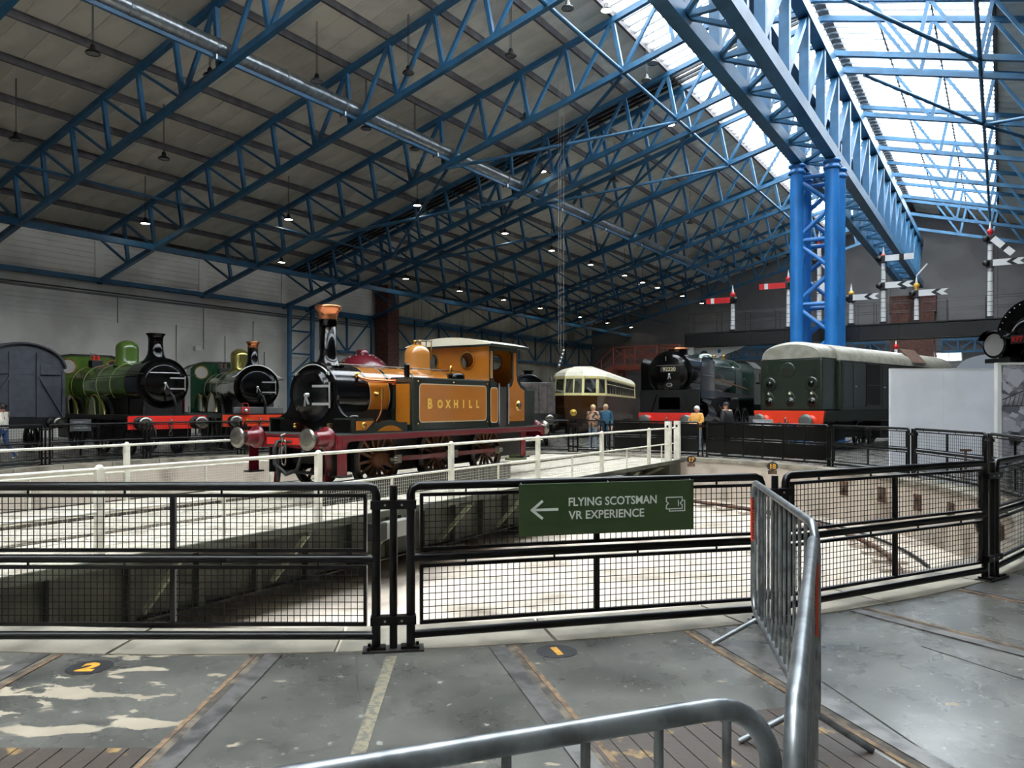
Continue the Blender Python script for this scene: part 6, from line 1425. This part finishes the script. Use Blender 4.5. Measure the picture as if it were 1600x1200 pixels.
    for y in (-.033, .033):
        MB().lathe([(.0, 0), (.009, .004), (.007, .009), (.0, .011)], f + Vector((-.004, y, .018)) * s, (1, 0, 0), 8).obj('eye', mat('eye_dark', (.12, .09, .08), .3), t)
        MB().lathe([(.0, -.012), (.024, 0), (.0, .012)], c + Vector((-.005, y * 2.75, -.01)) * s, (0, 1, 0), 10).obj('ear', SKIN, t)
    MB().beam(f + Vector((-.004, -.022, -.05)) * s, f + Vector((-.004, .022, -.05)) * s, .008, .008).obj('mouth', mat('lip_tone', (.62, .34, .32), .5), t)
    if extra: extra(t, s, D)
    return t
STAND = dict(hipL=(0, .09, .86), hipR=(0, -.09, .86), kneeL=(.03, .10, .48), kneeR=(.02, -.10, .48), ankleL=(.0, .10, .085), ankleR=(-.01, -.10, .085), toeL=(.14, .115, .045), toeR=(.13, -.115, .045),
             shoulderL=(0, .175, 1.38), shoulderR=(0, -.175, 1.38), elbowL=(-.03, .235, 1.10), elbowR=(-.03, -.235, 1.10), wristL=(.06, .24, .87), wristR=(.06, -.24, .87), palmL=(.085, .24, .79), palmR=(.085, -.24, .79))
def pose(**k): d = dict(STAND); d.update(k); return d
JEAN = mat('blue_denim', (.20, .30, .45), .8, var=.2, scale=20); PALEJ = mat('pale_denim', (.55, .60, .66), .8, var=.15, scale=20); SHW = mat('white_shoes', (.85, .84, .82), .6); SHD = mat('dark_shoes', (.1, .1, .1), .6)
CRJ = mat('cream_jacket', (.82, .80, .74), .8, var=.12, scale=18); TEAL = mat('teal_coat', (.15, .35, .45), .7, var=.1, scale=10); PEACH = mat('patterned_beige_top', (.72, .57, .45), .8, col2=(.2, .16, .2), scale=9, lo=.5, hi=.56)
MUST = mat('mustard_fleece', (.85, .62, .30), .85, var=.1, scale=20); DKJ = mat('charcoal_jacket', (.10, .10, .11), .7, var=.15, scale=8); DKT = mat('dark_trousers', (.12, .12, .15), .8)
H_DK = mat('dark_hair', (.13, .08, .08), .5); H_BL = mat('blonde_hair', (.80, .70, .52), .6, var=.15, scale=30); H_GY = mat('silver_hair', (.78, .76, .72), .6); CAPB = mat('black_cap_cloth', (.05, .05, .055), .7)
def facing(p, q): return math.atan2(q.y - p.y, q.x - p.x)
# striding woman before the van: faces to the left along the fence
def bag(t, s, D):
    b = MB().lathe([(.0, -.06), (.1, -.05), (.13, 0), (.1, .05), (.0, .06)], (.1, -.22, .98), (0, 1, 0), 14).obj('red_bag', mat('red_bag_cloth', (.62, .10, .12), .6), t); MB().path([(.08, -.19, 1.08), (.02, -.1, 1.36), (-.05, .08, 1.42), (-.12, .12, 1.2)], .012, 6).obj('bag_strap', MATS['red_bag_cloth'], b)
def hood(t, s, D): MB().lathe([(.10, -.04), (.135, 0), (.12, .06), (.08, .09)], (-.05, 0, 1.38 * s), (-.3, 0, 1), 14, caps=False).obj('hood', TEAL, t)
pw = W(-15.0, 23.0); dl_ = (W(-1, -.05) - W(0, 0)).normalized()
person('woman with dark hair in cream jacket and jeans striding past the grey van', pw, math.atan2(dl_.y, dl_.x), 1.68,
       pose(hipL=(.02, .09, .86), kneeL=(.20, .09, .50), ankleL=(.26, .09, .12), toeL=(.39, .09, .10), kneeR=(-.06, -.09, .47), ankleR=(-.32, -.09, .13), toeR=(-.22, -.09, .045), elbowR=(.02, -.24, 1.12), wristR=(.22, -.20, 1.02), palmR=(.30, -.18, 1.03), elbowL=(-.1, .24, 1.12), wristL=(.05, .25, .92), palmL=(.1, .24, .86)),
       dict(chest=.17, spine=.16), CRJ, JEAN, SHW, H_DK, 'bun', extra=bag, waist=.92)
p = W(2.92, 28.1); q = W(0, 16)
person('fair haired woman in patterned beige top and pale jeans beside the railcar', p, facing(p, q) - .25, 1.64, pose(elbowR=(-.02, -.24, 1.12), wristR=(.17, -.12, 1.02), palmR=(.24, -.07, 1.03), elbowL=(-.02, .24, 1.12), wristL=(.17, .12, 1.0), palmL=(.24, .06, 1.01)), dict(chest=.17, spine=.16), PEACH, PALEJ, SHW, H_BL, 'short', waist=.84)
p = W(3.42, 28.5)
person('visitor in teal hooded coat standing close beside the fair haired woman', p, facing(p, q), 1.66, pose(), dict(chest=.185, spine=.18, pelvis=.17), TEAL, DKT, SHD, H_BL, 'short', waist=.72, extra=hood)
p = W((1089 - 800) / F * 25.1, 25.1)
person('silver haired woman in mustard fleece leaning on the black fence sheets', p, facing(p, W(1, 20)), 1.60, pose(elbowR=(.06, -.25, 1.12), wristR=(.26, -.08, 1.06), palmR=(.33, -.03, 1.06), elbowL=(.06, .25, 1.12), wristL=(.26, .08, 1.06), palmL=(.33, .03, 1.07)), dict(chest=.22, spine=.21, pelvis=.18, shoulder=.09, elbow=.075), MUST, PALEJ, SHW, H_GY, 'short')
p = W((1135 - 800) / F * 24.7, 24.7)
person('man in black cap and charcoal jacket standing between the two large engines', p, facing(p, W(0, 33)), 1.72, pose(), dict(chest=.23, spine=.22, pelvis=.19, shoulder=.095, elbow=.075), DKJ, DKT, SHD, CAPB, 'cap', waist=.86)
